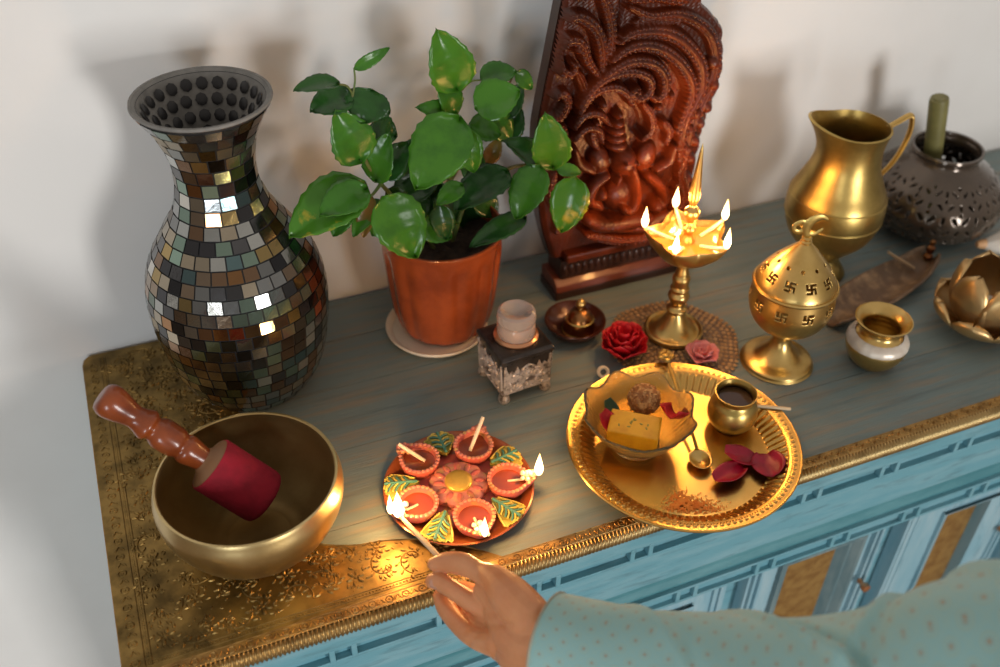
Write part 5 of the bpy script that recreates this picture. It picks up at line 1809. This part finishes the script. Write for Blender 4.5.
sl = [((550, 642, .0850), .0400), ((582, 653, .0900), .0430), ((640, 672, .0990), .0490), ((700, 688, .1070), .0550), ((760, 704, .1150), .0620), ((830, 714, .1280), .0700), ((900, 718, .1430), .0790),
      ((1000, 712, .1700), .0920), ((1100, 726, .1880), .1020), ((1250, 745, .2150), .1120), ((1330, 752, .2300), .1080), ((1385, 757, .2400), .0780), ((1405, 759, .2440), .0060)]
q = np.array([[*P3(*p), r] for p, r in sl])
c = spl(q, 14)
pts = [Vector(x[:3]) for x in c]
S = [0.0]
for a, b in zip(pts, pts[1:]):
    S.append(S[-1] + (b - a).length)
nA = 96
P = []
N = Vector((0, 0, 1))
for i, (p, s) in enumerate(zip(pts, S)):
    T = (pts[min(i + 1, len(pts) - 1)] - pts[max(i - 1, 0)]).normalized()
    N = (N - T * N.dot(T)).normalized()
    Bv = T.cross(N)
    row = []
    for k in range(nA):
        a = 2 * PI * k / nA
        f = 1 + .018 * math.sin(3 * a + s * 30) + .014 * math.sin(5 * a - s * 55 + 1)
        # a few diagonal folds
        for s0, tw, amp, w in ((.075, .05, .05, .007), (.175, .09, .085, .007), (.265, -.05, .05, .010), (.345, .05, .08, .009), (.43, -.10, .085, .010), (.50, .05, .06, .012)):
            x = s - s0 - tw * math.sin(a + .6)
            f += amp * math.exp(-(x / w) ** 2) - amp * .9 * math.exp(-((x - 1.7 * w) / w) ** 2)
        rr_ = c[i][3] * (f if s > .02 else 1 + (f - 1) * s / .02)
        row.append(p + N * (math.cos(a) * rr_ * 1.04) + Bv * (math.sin(a) * rr_))
    P.append(row)
mb = MB()
R0 = .055
mb.grid(P, closed_v=True, uv=lambda i, j: (j / nA * 2 * PI * R0 * 1.1, S[min(i, len(S) - 1)]))
slv = link('sleeve', mb, M['sleeve'], body, sharp=180)
solid(slv, .0018, -1)
mb = MB(); mb.tube([Vector(x) for x in P[0]] + [Vector(P[0][0])], .0012, 8, cap=False)
link('cuff_hem', mb, M['sleeve'], body)

# ------------------------------------------------------------------ light
def area(name, loc, target, sx, sy, power, col):
    l = bpy.data.lights.new(name, 'AREA')
    l.shape = 'RECTANGLE'; l.size = sx; l.size_y = sy; l.energy = power; l.color = col
    o = bpy.data.objects.new(name, l)
    COL.objects.link(o)
    o.location = Vector(loc) + Vector((0, 0, TZ))
    d = Vector(target) - Vector(loc)
    o.rotation_euler = d.to_track_quat('-Z', 'Y').to_euler()
    return o
area('window_daylight', (1.16, -2.70, .17), (.35, .49, .25), .50, .95, 45, (1.0, .98, .95))
area('second_window_daylight', (-1.30, -2.30, .26), (.75, .49, .2), .55, 1.0, 27, (.86, .94, 1.0))
for p, pw, r in FLAMES:
    l = bpy.data.lights.new('flame_light', 'POINT')
    l.energy = pw; l.color = (1.0, .50, .16); l.shadow_soft_size = .006
    o = bpy.data.objects.new('flame_light', l)
    COL.objects.link(o)
    o.location = p + Vector((0, 0, TZ + .004))

w = bpy.data.worlds.new('World')
SC.world = w
w.use_nodes = True
nt = w.node_tree
bg = nt.nodes['Background']
tc = _n(nt, 'ShaderNodeTexCoord'); sx = _n(nt, 'ShaderNodeSeparateXYZ'); cr_ = _n(nt, 'ShaderNodeValToRGB')
mr = _n(nt, 'ShaderNodeMapRange'); mr.inputs['From Min'].default_value = -1; mr.inputs['From Max'].default_value = 1
nt.links.new(tc.outputs['Generated'], sx.inputs[0]); nt.links.new(sx.outputs['Z'], mr.inputs['Value']); nt.links.new(mr.outputs['Result'], cr_.inputs['Fac'])
e = cr_.color_ramp.elements
e[0].position = .30; e[0].color = (.13, .105, .085, 1)
e[1].position = .80; e[1].color = (.57, .52, .465, 1)
nt.links.new(cr_.outputs['Color'], bg.inputs['Color'])
bg.inputs['Strength'].default_value = .85

# ------------------------------------------------------------------ camera
cam = bpy.data.cameras.new('camera')
cam.sensor_width = 36.0
cam.lens = FPX / 1000 * 36.0
cam.clip_start = .02
co = bpy.data.objects.new('camera', cam)
COL.objects.link(co)
Rm_ = Matrix((CAM_R, CAM_U, -CAM_F)).transposed()
co.matrix_world = Matrix.Translation(CAM_LOC) @ Rm_.to_4x4()
cam.dof.use_dof = True
cam.dof.focus_distance = 1.01
cam.dof.aperture_fstop = 3.2
SC.camera = co
SC.view_settings.view_transform = 'Standard'
SC.view_settings.look = 'None'
SC.view_settings.exposure = 0.0
SC.view_settings.gamma = 1.0
SC.view_settings.use_curve_mapping = False
SC.cycles.use_denoising = True
SC.cycles.max_bounces = 8
SC.cycles.transmission_bounces = 8
SC.cycles.sample_clamp_indirect = 4.0
SC.cycles.caustics_reflective = False
for o in list(bpy.data.objects):
    if '_og' in o.keys():
        del o['_og']
